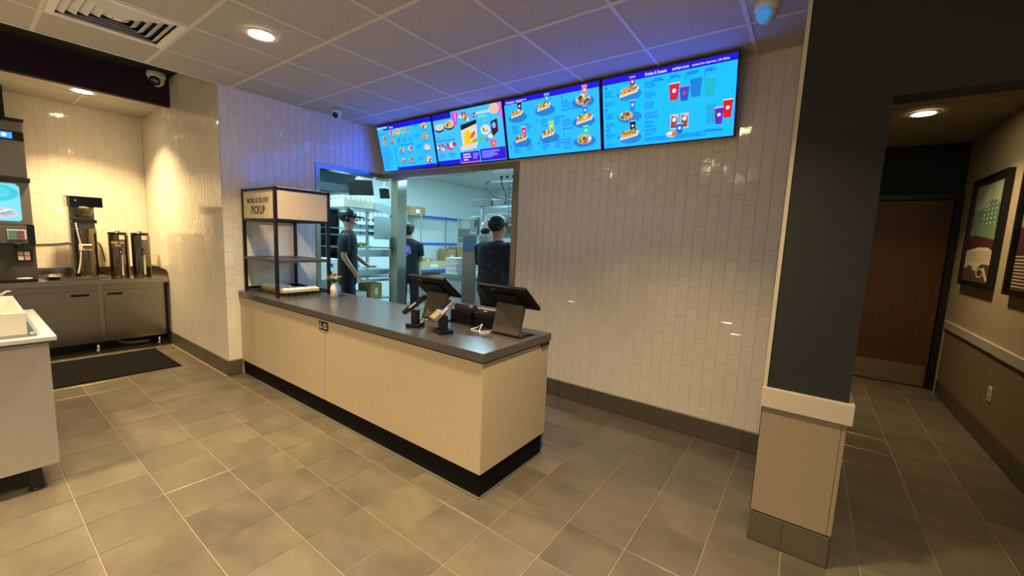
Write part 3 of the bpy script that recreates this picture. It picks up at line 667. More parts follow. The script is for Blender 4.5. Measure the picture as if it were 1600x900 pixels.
reader('grey card reader with pale keypad on a square black stand', (-1.865, 1.83, CT), math.radians(-20), False)
def cord(name, label, pts, r, m, cat='cable'):
    o = MB().tube(smooth(pts), r, 6).build(name, m); return tag(o, label, cat)
def smooth(pts, n=6):
    P = [Vector(p) for p in pts]; out = []
    for i in range(len(P)-1):
        a, b_, c, d_ = P[max(i-1, 0)], P[i], P[i+1], P[min(i+2, len(P)-1)]
        for k in range(n):
            s = k/n; out.append(.5*((2*b_)+(c-a)*s+(2*a-5*b_+4*c-d_)*s*s+(3*b_-a-3*c+d_)*s**3))
    return out+[P[-1]]
cord('charging_cable', 'white cable looped beside the end till', [(-1.675, 2.16, CT+.03), (-1.68, 2.10, CT+.004), (-1.735, 2.02, CT+.004), (-1.80, 2.03, CT+.004), (-1.79, 2.085, CT+.012), (-1.73, 2.06, CT+.045), (-1.72, 2.02, CT+.004), (-1.665, 2.0, CT+.004), (-1.655, 2.05, CT+.004)], .0035, m_paper)
cord('charging_cable', 'grey cable at the foot of the till by the black card reader', [(-2.335, 2.14, CT+.03), (-2.345, 2.08, CT+.004), (-2.34, 2.02, CT+.004), (-2.29, 2.03, CT+.004), (-2.24, 2.045, CT+.004)], .0035, mat('grey_cable', (170, 170, 168), .5))
cord('reader_cord', 'thin black cord curling from the black card reader', [(-2.115, 1.845, CT+.03), (-2.10, 1.87, CT+.08), (-2.07, 1.88, CT+.16), (-2.03, 1.87, CT+.185), (-2.05, 1.85, CT+.165)], .003, m_blackp)

# ================================================================ drinks station
DX = -6.42
t = thing('drinks_cabinet', 'stainless steel drinks cabinet with two doors on short legs', 'cabinet', (0, 0, 0))
Y0d, Y1d = -1.0, YP-.012
bx('worktop', m_steel, t, XD+.004, DX+.07, Y0d, Y1d, .79, .84, bev=.004); bx('worktop_lip', m_steel, t, XD+.004, DX+.07, Y0d, Y1d, .84, .848)
bx('body', m_steel2, t, XD+.03, DX-.016, Y0d+.02, Y1d-.03, .15, .789)
bx('bottom_rail', m_steel, t, DX-.0155, DX+.002, Y0d+.02, Y1d-.03, .13, .165)
for k, (a, c) in enumerate(((.955, 1.485), (.33, .90), (-.25, .31))):
    dr = bx('door', m_steel2, t, DX-.0155, DX, a, c, .168, .72, bev=.002)
    s0, s1 = ((a+.03, a+.16), (c-.20, c-.06), (a+.04, a+.18))[k]
    bx('pull_slot', m_black, dr, DX+.0002, DX+.003, s0, s1, .662, .688)
for k in range(2): bx('stile', m_steel, t, DX-.0155, DX-.002, (.905, 1.488)[k], (.95, Y1d-.03)[k], .168, .789)
for y in (1.43, .885, .30, -.3):
    for x in (DX-.05, XD+.1):
        lg = part('leg', m_chrome, t, lambda b: b.lathe([(.018, 0), (.022, .004), (.022, .02), (.016, .035), (.018, .1295)], (x, y, 0), 12))
bx('backsplash', m_steel, t, XD+.001, XD+.0035, Y0d, Y1d, .849, .93)
part('side_splash', m_steel, t, lambda b: b.prism([(XD+.006, .849), (DX+.05, .849), (DX+.05, .905), (DX-.02, .935), (XD+.006, .965)], 'y', YP-.010, YP-.003))
cord('drain_pipe', 'pale drain pipe running under the drinks cabinet', [(-6.75, 1.12, .12), (-6.70, 1.10, .06), (-6.62, 1.18, .035), (-6.60, 1.36, .035)], .016, mat('pale_pvc', (190, 184, 168), .5), 'pipe')
# soda dispenser with ice machine on top
t = thing('drink_dispenser', 'tall drink dispenser with glowing blue picture panel and ice machine on top', 'drink dispenser', (0, 0, 0))
yr, yl = .50, -.26
bx('cabinet', mat('dark_dispenser_body', (70, 68, 64), .4), t, -7.08, -6.62, yl, yr, .8495, 1.43, bev=.004)
bx('ice_machine', m_steel2, t, -7.10, -6.60, yl, yr-.008, 1.905, 2.46, bev=.01)
bx('top_cover', m_blackp, t, -7.11, -6.595, yl-.005, yr, 2.461, 2.49, bev=.004)
bx('band', m_blackp, t, -7.10, -6.592, yl-.003, yr+.006, 1.862, 1.904, bev=.003)
dp = bx('display', m_blackg, t, -6.5995, -6.594, .26, yr-.01, 2.27, 2.36, bev=.002)
bx('lit_icon', mat('blue_display', (40, 110, 250), .3, emit=1.6), dp, -6.5938, -6.5932, .31, .415, 2.285, 2.345); part('bright_dot', mat('pale_display', (170, 220, 255), .3, emit=2), dp, lambda b: b.lathe([(.018, 0), (.018, .0006)], n=14, M=Matrix.Translation((-6.5931, .362, 2.315)) @ Matrix.Rotation(math.pi/2, 4, 'Y')))
bx('panel_frame', mat('silver_frame', (150, 146, 138), .35, .8), t, -7.0, -6.64, yl, yr, 1.431, 1.861, bev=.004)
b = MB(); Xp = -6.6385
def lit(pts, c, k): b.poly([(Xp+.0004*k, y, z) for y, z in pts], lin(c))
lit([(yl+.02, 1.46), (.415, 1.46), (.43, 1.48), (.43, 1.81), (.40, 1.84), (yl+.02, 1.84)], (120, 222, 240), 0)
def el(cy, cz, ry, rz, c, k): lit([(cy+ry*math.cos(a), cz+rz*math.sin(a)) for a in [2*math.pi*i/20 for i in range(20)]], c, k)
el(.27, 1.74, .15, .085, (60, 200, 222), 1); el(.25, 1.75, .12, .065, (84, 212, 230), 2); el(.12, 1.66, .14, .08, (200, 246, 252), 3); el(.02, 1.76, .1, .07, (170, 236, 246), 4)
el(.29, 1.54, .125, .06, (200, 208, 220), 5)
for k in range(12): el(.22+.013*k, 1.52+.03*((k*7) % 4)/2, .022, .014, [(236, 240, 246), (150, 160, 180), (190, 180, 200)][k % 3], 6+k)
b.build('lit_graphic', print_mat('lit_drink_graphic', 1.1), t, weld=False)
bx('button_panel', mat('grey_button_panel', (96, 94, 90), .35), t, -6.62, -6.585, yl, yr-.05, 1.235, 1.41, bev=.003)
bx('button_surround', m_blackg, t, -6.62, -6.59, yr-.048, yr+.003, 1.225, 1.4295)
for k in range(4):
    c = .38-k*.19
    q = bx('button_cluster', m_white, t, -6.5848, -6.581, c-.062, c+.062, 1.275, 1.375, bev=.002)
    for i in range(2):
        for j in range(2): bx('button', mat(('button_teal', 'button_plum')[i], ((80, 150, 160), (130, 80, 110))[i], .3), q, -6.5808, -6.578, c-.052+i*.054, c-.002+i*.054, 1.283+j*.044, 1.322+j*.044)
    part('nozzle', m_blackp, t, lambda b: b.lathe([(.016, 0), (.022, .02), (.03, .045), (.03, .055)], (-6.60, c, 1.179), 12))
kp = bx('key_panel', m_blackg, t, -6.6195, -6.612, .355, .475, 1.04, 1.165, bev=.002)
for i in range(2):
    for j in range(2): bx('label_sticker', mat(('sticker_cream', 'sticker_pink')[(i+j) % 2], ((226, 214, 186), (214, 160, 150))[(i+j) % 2], .5), kp, -6.6118, -6.611, .375+i*.045, .412+i*.045, 1.06+j*.048, 1.10+j*.048)
bx('drip_tray', m_blackp, t, -6.6195, -6.43, yl, yr-.02, .8495, .872, bev=.003)
bx('upper_cladding', m_blackp, t, -7.12, -6.75, yl, yr-.11, 2.491, 2.82)
tag(MB().lathe([(.05, 0), (.055, .003), (.055, .006), (.001, .007)], n=18).build('coaster', m_paper, None, (-6.52, .40, .873)), 'small round white coaster on the drip tray', 'coaster')
# shallow steel pans between dispenser and brewer
def pan(label, x, y, r, rz):
    o = MB().lathe([(r*.7, 0), (r, .028), (r*1.15, .030), (r*1.15, .032), (r*.97, .031), (r*.67, .004)], n=22).build('steel_dish', m_chrome, None, (x, y, .849)); o.rotation_euler = (0, 0, rz); tag(o, label, 'dish')
pan('shallow steel dish against the wall beside the drink dispenser', -6.80, .62, .075, 0)
pan('shallow steel dish at the front of the drinks worktop', -6.60, .61, .06, .4)
# tea brewer
t = thing('tea_brewer', 'tall stainless tea brewer with black head and white sight tube', 'tea brewer', (-6.72, .885, .849))
bx('base_tray', m_steel, t, -.13, .17, -.13, .150, 0, .016, bev=.004)
bx('column', m_steel2, t, -.13, .03, -.115, .085, .0165, .80, bev=.004)
part('dispenser_body', m_urn, t, lambda b: b.lathe([(.092, .0165), (.095, .03), (.095, .55), (.088, .57)], (.055, -.005, 0), 24))
hd = bx('head', m_steel, t, -.13, .13, -.135, -.112, .801, .905, bev=.003); bx('head_front', m_blackg, t, -.125, .135, -.1115, .145, .801, .905, bev=.004); bx('head_top', m_blackp, t, -.13, .135, -.135, .145, .9055, .912)
part('power_light', mat('red_light', (255, 90, 70), .4, emit=3), hd, lambda b: b.ball((.137, -.07, .865), .006, 8, 6))
part('brew_basket', mat('smoky_plastic', (110, 100, 82), .25), t, lambda b: b.lathe([(.055, 0), (.075, .03), (.092, .10), (.092, .115)], (.05, -.01, .685), 20))
bx('basket_shelf', m_black, t, -.1, .15, -.11, .085, .62, .66)
part('sight_tube', m_white, t, lambda b: b.tube(smooth([(.155, -.085, .62), (.158, -.075, .5), (.156, -.062, .38), (.158, -.068, .22), (.156, -.095, .06)]), .0065, 8))
vb = bx('valve_block', m_white, t, .14, .165, -.075, .03, .315, .385, bev=.006); bx('valve_grip', mat('brown_plastic', (92, 74, 46), .4), vb, .1655, .172, -.045, .03, .335, .37)
bx('rating_label', m_steel2, t, .150, .1515, -.06, .02, .55, .60)
# two tea urns
def urn(label, x, y, lab):
    t = thing('tea_urn', label, 'tea urn', (x, y, .849), 0, 'tea urns beside the brewer')
    part('tank', m_urn, t, lambda b: b.lathe([(.080, 0), (.082, .006), (.082, .50), (.078, .51)], n=28)); part('lid', m_blackp, t, lambda b: b.lathe([(.086, .5105), (.087, .525), (.02, .53), (.02, .545), (.001, .546)], n=24))
    bx('back_fin', m_steel2, t, -.075, -.02, .0835, .098, 0, .50)
    tp = part('spigot', m_blackp, t, lambda b: b.tube([(.08, 0, .30), (.115, 0, .30), (.118, 0, .265)], .012, 10)); part('spigot_handle', m_blackp, tp, lambda b: b.box(.104, .124, -.018, .018, .315, .322).box(.108, .120, -.005, .005, .30, .345))
    part('sight_glass', m_white, t, lambda b: b.tube([(.084, .015, .02), (.084, .015, .26)], .007, 8))
    if lab:
        def band(b):
            for k in range(8):
                a0, a1 = math.radians(-50+k*10), math.radians(-40+k*10); r = .0828; b.poly([(r*math.cos(a0), r*math.sin(a0), .34), (r*math.cos(a1), r*math.sin(a1), .34), (r*math.cos(a1), r*math.sin(a1), .43), (r*math.cos(a0), r*math.sin(a0), .43)])
        lb = part('label_band', mat('brown_label', (86, 58, 40), .5), t, band)
        b = MB(); wrap = lambda u, v: (.0833*math.cos((u)/.083-.16), .0833*math.sin((u)/.083-.16), v)
        text_mesh('ICED TEA', .030, b, lin((226, 220, 205)), lambda u, v: wrap(u, .395+v), .0006, 'CENTER'); text_mesh('FRESH', .020, b, lin((226, 220, 205)), lambda u, v: wrap(u, .365+v), .0004, 'CENTER'); b.build('lettering', m_print, lb, weld=False)
    part('sticker', m_paper, t, lambda b: b.add([(.0832*math.cos(a), .0832*math.sin(a), z) for a in (.0, .35, .7) for z in (.445, .495)], [(0, 2, 3, 1), (2, 4, 5, 3)]))
urn('stainless tea urn with brown iced tea label and black spigot', -6.66, 1.145, True)
urn('plain stainless tea urn with black spigot, nearest the alcove wall', -6.66, 1.345, False)
cord('brewer_cord', 'dark power cord along the tiled wall behind the tea brewer', [(XD+.008, .50, 1.20), (XD+.008, .72, 1.215), (XD+.008, .95, 1.25), (XD+.008, 1.06, 1.22), (XD+.008, 1.10, 1.0)], .006, m_blackp)
# floor mat
o = MB().box(-6.22, -5.27, .10, 1.33, .0005, .012, bev=.004).build('floor_mat', m_rubber); tag(o, 'black rubber mat on the floor before the drinks cabinet', 'mat')

# ================================================================ condiment island
t = thing('condiment_island', 'light grey laminate island with white top on black legs', 'island', (0, 0, 0))
bx('side_panel', m_lamgrey, t, -4.30, -3.29, -1.3, .262, .13, .825); bx('top', mat('white_solid_top', (214, 220, 216), .18), t, -4.34, -3.255, -1.34, .29, .836, .86, bev=.003); bx('sub_top', mat('brown_edge', (84, 74, 62), .5), t, -4.32, -3.27, -1.32, .275, .8255, .8355)
for (x, y) in ((-3.33, .17), (-4.26, .17), (-3.33, -1.2), (-4.26, -1.2)): bx('leg', m_black, t, x-.025, x+.025, y-.025, y+.025, .018, .1295); 
for (x, y) in ((-3.33, .17), (-4.26, .17), (-3.33, -1.2), (-4.26, -1.2)): part('foot', m_black, t, lambda b: b.lathe([(.03, 0), (.032, .004), (.018, .0178)], (x, y, 0), 12))
t = thing('condiment_bin', 'white open-topped bin set in a steel tray on the island', 'bin', (-3.72, -.23, .8605))
bx('tray', m_steel, t, -.46, .42, -.46, .455, 0, .008, bev=.002)
def bin_(b):
    x0, x1, y0, y1, h, w = -.43, .375, -.43, .425, .125, .006
    b.box(x0, x1, y0, y0+w, .009, h); b.box(x0, x1, y1-w, y1, .009, h); b.box(x0, x0+w, y0+w, y1-w, .009, h); b.box(x1-w, x1, y0+w, y1-w, .009, h); b.box(x0+w, x1-w, y0+w, y1-w, .009, .014)
    for y in (-.1, .12): b.box(x0+w, x1-w, y, y+w, .015, h-.01)
part('bin_walls', mat('white_bin', (236, 232, 222), .35), t, bin_)
part('corner_foot', m_chrome, t, lambda b: b.ball((.405, .44, .014), .012, 8, 6))
def packets(label, x, y, n, z):
    for k in range(n):
        o = MB().box(-.045, .045, -.026, .026, -.004, .004, bev=.003).build('sauce_packet', m_paper if k % 3 else mat('cream_packet', (226, 216, 196), .5), None, (x+random.uniform(-.1, .1), y+random.uniform(-.04, .04), z+.012*k)); o.rotation_euler = (random.uniform(-.15, .15), random.uniform(-.15, .15), random.uniform(0, 3)); tag(o, label, 'packet', 'sauce packets in the white bin')
packets('white sauce packet heaped in the white island bin', -3.72, .02, 10, .885)
t = thing('steel_scoop', 'small steel scoop resting on the rim of the white bin', 'scoop', (-3.80, .12, 1.02), .5)
part('bowl', m_chrome, t, lambda b: b.lathe([(.004, .003), (.022, .006), (.034, .026), (.032, .027), (.02, .010)], n=14)); part('handle', m_chrome, t, lambda b: b.tube([(.03, 0, .024), (.08, 0, .045), (.11, 0, .05)], .006, 8))
t = thing('lid_stack', 'short stack of white lids at the back of the white bin', 'lids', (-4.03, .09, .8765))
for k in range(5): part('lid', m_white, t, lambda b: b.lathe([(.042, .0), (.045, .004), (.045, .016), (.03, .020), (.001, .020)], (0, 0, k*.0205), 18))

# ================================================================ hall pictures, outlet
def picture(label, y0, y1, z0, z1, kind):
    t = thing('framed_picture', label, 'picture', (XH, (y0+y1)/2, z0), math.radians(-90), 'framed pictures along the hall wall')
    w, h = abs(y1-y0), z1-z0; fw = .045
    for a in ((-w/2, w/2, 0, fw), (-w/2, w/2, h-fw, h), (-w/2, -w/2+fw, fw+.0005, h-fw-.0005), (w/2-fw, w/2, fw+.0005, h-fw-.0005)): bx('frame_bar', m_black, t, a[0], a[1], -.042, -.002, a[2], a[3])
    b = MB(); n = [0]
    def to(u, v): return (-w/2+fw+u*(w-2*fw), -.016-.00008*n[0], fw+v*(h-2*fw))
    def sh(pts, c): n[0] += 1; b.poly([to(*p) for p in pts], lin(c))
    def disc(u, v, ru, rv, c, k=14): sh([(u+ru*math.cos(2*math.pi*i/k), v+rv*math.sin(2*math.pi*i/k)) for i in range(k)], c)
    if kind == 0:
        sh([(0, 0), (1, 0), (1, 1), (0, 1)], (164, 176, 148)); sh([(0, .42), (1, .36), (1, .78), (0, .70)], (120, 146, 112)); disc(.55, .68, .34, .14, (104, 134, 104))
        for k in range(13): sh([(.05, .74+k*.018), (.5, .74+k*.018), (.5, .748+k*.018), (.05, .748+k*.018)], (226, 222, 196))
        for i in range(5):
            for j in range(6): disc(.42+i*.12, .58+j*.045, .022, .010, (222, 222, 196), 8)
        sh([(0, .24), (1, .24), (1, .40), (.6, .44), (.2, .47), (0, .46)], (82, 38, 40))
        for i in range(7): disc(.2+.1*i, .36+.03*(i % 3), .012, .008, (190, 130, 120), 6)
        sh([(0, 0), (1, 0), (1, .24), (0, .24)], (96, 74, 52)); sh([(0, .12), (.2, .16), (.45, .12), (.62, .18), (1, .17), (1, .28), (.75, .34), (.4, .345), (0, .31)], (226, 214, 180))
        for k in range(6): sh([(.06, .20+k*.020), (.94, .20+k*.020), (.94, .205+k*.020), (.06, .205+k*.020)], (170, 150, 120))
        for a in range(10):
            p, q = a*.6, (a+1)*.6; sh([(.6+.13*math.cos(p), .09+.05*math.sin(p)), (.6+.13*math.cos(q), .09+.05*math.sin(q)), (.6+.10*math.cos(q), .09+.037*math.sin(q)), (.6+.10*math.cos(p), .09+.037*math.sin(p))], (228, 216, 186))
        sh([(.66, .13), (.72, .15), (.9, .03), (.84, .01)], (228, 216, 186)); sh([(.3, .12), (.36, .15), (.52, .12), (.5, .10)], (228, 216, 186))
    else:
        sh([(0, 0), (1, 0), (1, 1), (0, 1)], (150, 140, 120)); sh([(0, 0), (1, 0), (1, .3), (0, .28)], (92, 66, 48)); sh([(0, .28), (1, .3), (1, .6), (0, .5)], (82, 40, 44))
        for k in range(10): sh([(.0, .02+k*.027), (.9, .02+k*.027), (.9, .03+k*.027), (.0, .03+k*.027)], (222, 206, 170))
    b.build('artwork', m_print, t, weld=False)
picture('black-framed abstract print in mint, maroon and cream near the hall door', 5.06, 5.92, 1.228, 2.225, 0)
picture('black-framed abstract print with cream stripes, farther from the hall door', 3.90, 4.75, 1.22, 2.22, 1)
t = thing('wall_outlet', 'white duplex outlet on the hall wainscot', 'outlet', (XH-.0095, 4.72, .43), math.radians(-90))
bx('plate', m_white, t, -.036, .036, -.005, 0, -.058, .058, bev=.002)
for z in (-.024, .024):
    s = bx('socket', m_rail, t, -.017, .017, -.0075, -.0051, z-.016, z+.016, bev=.002); bx('slot', m_black, s, -.009, -.006, -.0079, -.0076, z-.006, z+.008); bx('slot', m_black, s, .006, .009, -.0079, -.0076, z-.006, z+.008)
# ================================================================ people
def skin(name, joints, bones, m, parent, root, lev=2):
    me = bpy.data.meshes.new(name); keys = list(joints); me.from_pydata([joints[k][0] for k in keys], [(keys.index(a), keys.index(b)) for a, b in bones], [])
    o = put(name, me, parent); md = o.modifiers.new('skin', 'SKIN'); md.use_smooth_shade = True
    for i, k in enumerate(keys):
        r = joints[k][1]; d = me.skin_vertices[0].data[i]; d.radius = r if isinstance(r, tuple) else (r, r); d.use_root = (k == root)
    o.modifiers.new('smooth', 'SUBSURF').levels = lev; o.modifiers['smooth'].render_levels = lev
    me.materials.append(m); return o
m_skin = mat('skin', (206, 160, 132), .5); m_skin2 = mat('tan_skin', (186, 136, 104), .5)
m_tee = mat('black_tee', (24, 26, 32), .85, noise=(20, .15)); m_polo = mat('navy_polo', (26, 36, 52), .85, noise=(20, .15)); m_pants = mat('black_trousers', (20, 21, 26), .85, noise=(20, .12)); m_hair = mat('dark_hair', (26, 22, 20), .55); m_shoe = mat('black_shoe', (16, 16, 16), .5)
def shirt_r(z):
    T = [(.86, .162, .124), (1.0, .160, .122), (1.15, .158, .118), (1.30, .176, .120), (1.40, .180, .106)]
    for (a, x0, y0), (b, x1, y1) in zip(T, T[1:]):
        if z <= b: f = max(0, (z-a)/(b-a)); return x0+(x1-x0)*f, y0+(y1-y0)*f
    return T[-1][1:]
def person(label, loc, rotz, h, arms, sk, shirt, wide=1.0, hair=None, cap=None, emblem=None, specks=None, headset=False, long_hair=False, hs=1.0):
    k = h/1.75; t = thing('person', label, 'person', loc, rotz)
    def P(x, y, z): return (x*k, y*k, z*k)
    J = {'pel': (P(0, 0, .95), (.095*k*wide, .07*k*wide)), 'spi': (P(0, .01, 1.13), (.11*k*wide, .085*k*wide)), 'che': (P(0, 0, 1.32), (.105*k*wide, .078*k*wide)), 'nb': (P(0, -.01, 1.45), (.07*k, .06*k)),
         'nk': (P(0, .005, 1.49), (.05*k, .052*k)), 'jaw': (P(0, .025, 1.55), (.062*k*hs, .082*k*hs)), 'hd': (P(0, .012, 1.625), (.078*k*hs, .096*k*hs)), 'top': (P(0, .0, 1.70), (.058*k*hs, .072*k*hs))}
    B = [('pel', 'spi'), ('spi', 'che'), ('che', 'nb'), ('nb', 'nk'), ('nk', 'jaw'), ('jaw', 'hd'), ('hd', 'top')]
    sleeves, legs = [], []
    for s in (-1, 1):
        q = 'R' if s > 0 else 'L'; sh = P(s*.165*wide, -.01, 1.405); el, wr, hd = [P(*v) for v in arms[q]]
        J[q+'sh'] = (sh, .048*k*wide); J[q+'el'] = (el, .040*k*wide); J[q+'wr'] = (wr, (.026*k, .022*k))
        v = (Vector(hd)-Vector(wr)); J[q+'pm'] = (tuple(Vector(wr)+v*.55), (.034*k, .018*k)); B += [('che', q+'sh'), (q+'sh', q+'el'), (q+'el', q+'wr'), (q+'wr', q+'pm')]
        d = v.normalized(); sd = d.cross(Vector((0, 0, 1))); sd = sd.normalized() if sd.length > .1 else Vector((0, 1, 0)); dn = sd.cross(d)*-1
        pm = Vector(J[q+'pm'][0])
        for f, (off, ln) in enumerate(((-.026, .062), (-.009, .074), (.009, .070), (.025, .055))):
            b0 = pm+sd*off*k+d*.030*k; b1 = b0+d*ln*.5*k-dn*.008*k; b2 = b0+d*ln*.9*k-dn*.030*k
            J[f'{q}f{f}a'] = (tuple(b0), .0105*k); J[f'{q}f{f}b'] = (tuple(b1), .0088*k); J[f'{q}f{f}c'] = (tuple(b2), .0075*k); B += [(q+'pm', f'{q}f{f}a'), (f'{q}f{f}a', f'{q}f{f}b'), (f'{q}f{f}b', f'{q}f{f}c')]
        b0 = pm-sd*.036*k-d*.008*k; b1 = b0-sd*.012*k+d*.036*k-dn*.012*k; J[q+'ta'] = (tuple(b0), .012*k); J[q+'tb'] = (tuple(b1), .009*k); B += [(q+'pm', q+'ta'), (q+'ta', q+'tb')]
        sleeves.append([Vector(sh)+Vector((-s*.075*k*wide, 0, -.030*k)), Vector(sh)+Vector((-s*.03*k*wide, 0, -.018*k)), Vector(sh)+Vector((s*.010*k*wide, 0, -.035*k)), Vector(sh).lerp(Vector(el), .4), Vector(sh).lerp(Vector(el), .78)])
        hip, kn, an, to = P(s*.095, 0, .87), P(s*.105, .015, .50), P(s*.11, -.01, .085), P(s*.12, .13, .035)
        J[q+'hi'] = (hip, .060*k); J[q+'kn'] = (kn, .056*k); J[q+'an'] = (an, .038*k); J[q+'to'] = (to, (.036*k, .026*k)); B += [('pel', q+'hi'), (q+'hi', q+'kn'), (q+'kn', q+'an'), (q+'an', q+'to')]
        legs.append([P(s*.075*wide, 0, .97), P(s*.09*wide, 0, .84), kn, P(s*.11, -.005, .10)])
        part('shoe', m_shoe, t, lambda b: b.ball((s*.118*k, .055*k, .045*k), (.052*k, .15*k, .045*k), 12, 8))
    skin('body', J, B, sk, t, 'pel'); 
    def loft(b, rows, n=20):
        vs = []
        for z, rx, ry in rows:
            for i in range(n):
                a = 2*math.pi*i/n; c, d = math.cos(a), math.sin(a); vs.append((rx*k*math.copysign(abs(c)**.85, c), ry*k*math.copysign(abs(d)**.85, d), z*k))
        fs = [(r*n+i, r*n+(i+1) % n, (r+1)*n+(i+1) % n, (r+1)*n+i) for r in range(len(rows)-1) for i in range(n)]
        b.add(vs, fs, smooth=True); b.add(vs[:n], [tuple(reversed(range(n)))])
    def sh_(b):
        loft(b, [(z, shirt_r(z)[0]*wide, shirt_r(z)[1]*wide) for z in (.86, .90, 1.0, 1.1, 1.2, 1.3, 1.36)]+[(1.40, .178*wide, .104*wide), (1.435, .142*wide, .086*wide), (1.46, .095, .072), (1.475, .066, .064)])
        for p in sleeves: b.tube(p, [.030*k*wide, .052*k*wide, .064*k*wide, .068*k*wide, .066*k*wide], 14)
    part('shirt', shirt, t, sh_)
    def tr_(b):
        loft(b, [(.72, .05*wide, .05*wide), (.77, .12*wide, .10*wide), (.81, .142*wide, .114*wide), (.86, .150*wide, .118*wide), (.94, .150*wide, .115*wide), (1.02, .146*wide, .108*wide)])
        for p in legs: b.tube(smooth(p, 4), [(.088+(.066-.088)*i/12)*k*(1+(wide-1)*.6) for i in range(13)], 14)
    part('trousers', m_pants, t, tr_)
    head = put('face', None, t, P(0, .012, 1.62)); head.empty_display_size = .02; head.scale = (hs*1.06,)*3
    part('nose', sk, head, lambda b: b.ball((0, .098*k, -.012*k), (.010*k, .014*k, .018*k), 8, 6)); part('mouth', mat('lips', (160, 96, 84), .5), head, lambda b: b.ball((0, .086*k, -.052*k), (.022*k, .008*k, .006*k), 8, 6))
    for s in (-1, 1):
        part('eye', m_blackg, head, lambda b: b.ball((s*.03*k, .080*k, .012*k), (.012*k, .008*k, .006*k), 8, 6)); part('ear', sk, head, lambda b: b.ball((s*.078*k, .0, -.012*k), (.010*k, .020*k, .030*k), 8, 6))
    if hair:
        def hr(b):
            vs = []; b.ball((0, -.012*k, .030*k), (.088*k, .100*k, .082*k), 18, 12)
            b.v = [(x, y, max(z, -.045*k) if y < -.02*k else max(z, .022*k+max(0, y)*.35)) for x, y, z in b.v]
        part('hair', hair, head, hr)
        if long_hair: part('hair_back', hair, head, lambda b: b.ball((0, -.05*k, -.015*k), (.078*k, .055*k, .07*k), 14, 10))
    if cap:
        c = part('cap', cap, head, lambda b: (b.ball((0, -.008*k, .035*k), (.094*k, .108*k, .085*k), 18, 12), setattr(b, 'v', [(x, y, max(z, .018*k)) for x, y, z in b.v])))
        part('cap_brim', cap, c, lambda b: (b.ball((0, .115*k, .024*k), (.075*k, .075*k, .012*k), 14, 8)))
    if headset:
        hs = part('headset', m_blackp, head, lambda b: b.tube([(.094*k*math.cos(a), -.005*k, .025*k+.104*k*math.sin(a)) for a in [math.pi*i/10 for i in range(11)]], .007*k, 6))
        for s in (-1, 1): part('ear_cup', m_blackp, hs, lambda b: b.ball((s*.092*k, .0, -.01*k), (.016*k, .030*k, .034*k), 12, 8))
        part('microphone', m_blackp, hs, lambda b: b.tube([(.095*k, .01*k, -.03*k), (.085*k, .07*k, -.06*k), (.05*k, .105*k, -.06*k)], .004*k, 6))
    if emblem: emblem(t, k, wide)
    if specks:
        def sp(b):
            for i in range(30):
                a = random.uniform(math.pi+.25, 2*math.pi-.25); z = random.uniform(.92, 1.36); rx, ry = shirt_r(z); c, d = math.cos(a), math.sin(a)
                b.ball((rx*wide*k*math.copysign(abs(c)**.85, c), ry*wide*k*math.copysign(abs(d)**.85, d), z*k), .0045, 6, 4)
        part('pattern_dots', mat('pale_dot', (190, 200, 214), .7), t, sp)['kind'] = 'stuff'
    return t
def purple_emblem(t, k, wide):
    b = MB(); pu, li = lin((150, 96, 222)), lin((196, 160, 246))
    def on(x, z): return (x*k, -(shirt_r(z)[1]*wide)*k*(max(.2, 1-abs(x/(.172*wide))**2.35)**.425)-.006, z*k)
    def disc(x, z, rx, rz, c, n=14, d=0): b.poly([tuple(Vector(on(x+rx*math.cos(a), z+rz*math.sin(a)))-Vector((0, d, 0))) for a in [2*math.pi*i/n for i in range(n)]], c)
    disc(0, 1.30, .075, .07, pu); b.poly([on(-.085, 1.22), on(.085, 1.22), on(.075, 1.30), on(-.075, 1.30)], pu); disc(0, 1.205, .03, .02, pu, d=.001)
    for i in range(9): disc(-.05+.012*i, 1.26+.02*(i % 4), .014, .012, li, 8, .003)
    b.build('shirt_emblem', print_mat('shirt_print'), t, weld=False)
def pale_emblem(t, k, wide):
    b = MB(); li = lin((190, 204, 220))
    def on(x, z): return (x*k, -(shirt_r(z)[1]*wide)*k*(max(.2, 1-abs(x/(.172*wide))**2.35)**.425)-.006, z*k)
    for i in range(12): b.poly([on(-.08+.012*(i % 3), 1.16+i*.018), on(.07-.015*(i % 4), 1.16+i*.018), on(.07-.015*(i % 4), 1.170+i*.018), on(-.08+.012*(i % 3), 1.170+i*.018)], li)
    b.build('shirt_emblem', print_mat('shirt_print_pale'), t, weld=False)
ang = lambda dx, dy: math.atan2(dy, dx)-math.pi/2
person('person in black tee, cap and headset standing sideways at the prep rack', (-4.96, 3.08, 0), ang(.62, .78), 1.80, {'R': ((.215, -.02, 1.14), (.205, .10, .96), (.20, .15, .87)), 'L': ((-.205, .06, 1.15), (-.16, .22, 1.02), (-.13, .29, 1.0))}, m_skin, m_tee, 1.0, m_hair, m_blackp, pale_emblem, None, True)
person('person in black tee with purple back print standing by the wire shelving', (-5.25, 4.34, 0), ang(-.55, .83), 1.70, {'R': ((.19, .06, 1.14), (.12, .26, 1.08), (.08, .34, 1.09)), 'L': ((-.19, .06, 1.14), (-.12, .26, 1.08), (-.08, .34, 1.09))}, m_skin2, m_tee, 1.05, m_hair, None, purple_emblem, None, False, True)
person('person in dark navy dotted polo and black cap, back turned', (-2.93, 3.71, 0), ang(.16, 1), 1.74, {'R': ((.28, .04, 1.12), (.24, .22, .98), (.18, .30, .97)), 'L': ((-.28, .04, 1.12), (-.21, .22, 1.0), (-.15, .30, 1.0))}, m_skin2, m_polo, 1.48, m_hair, m_blackp, None, True, hs=1.14)

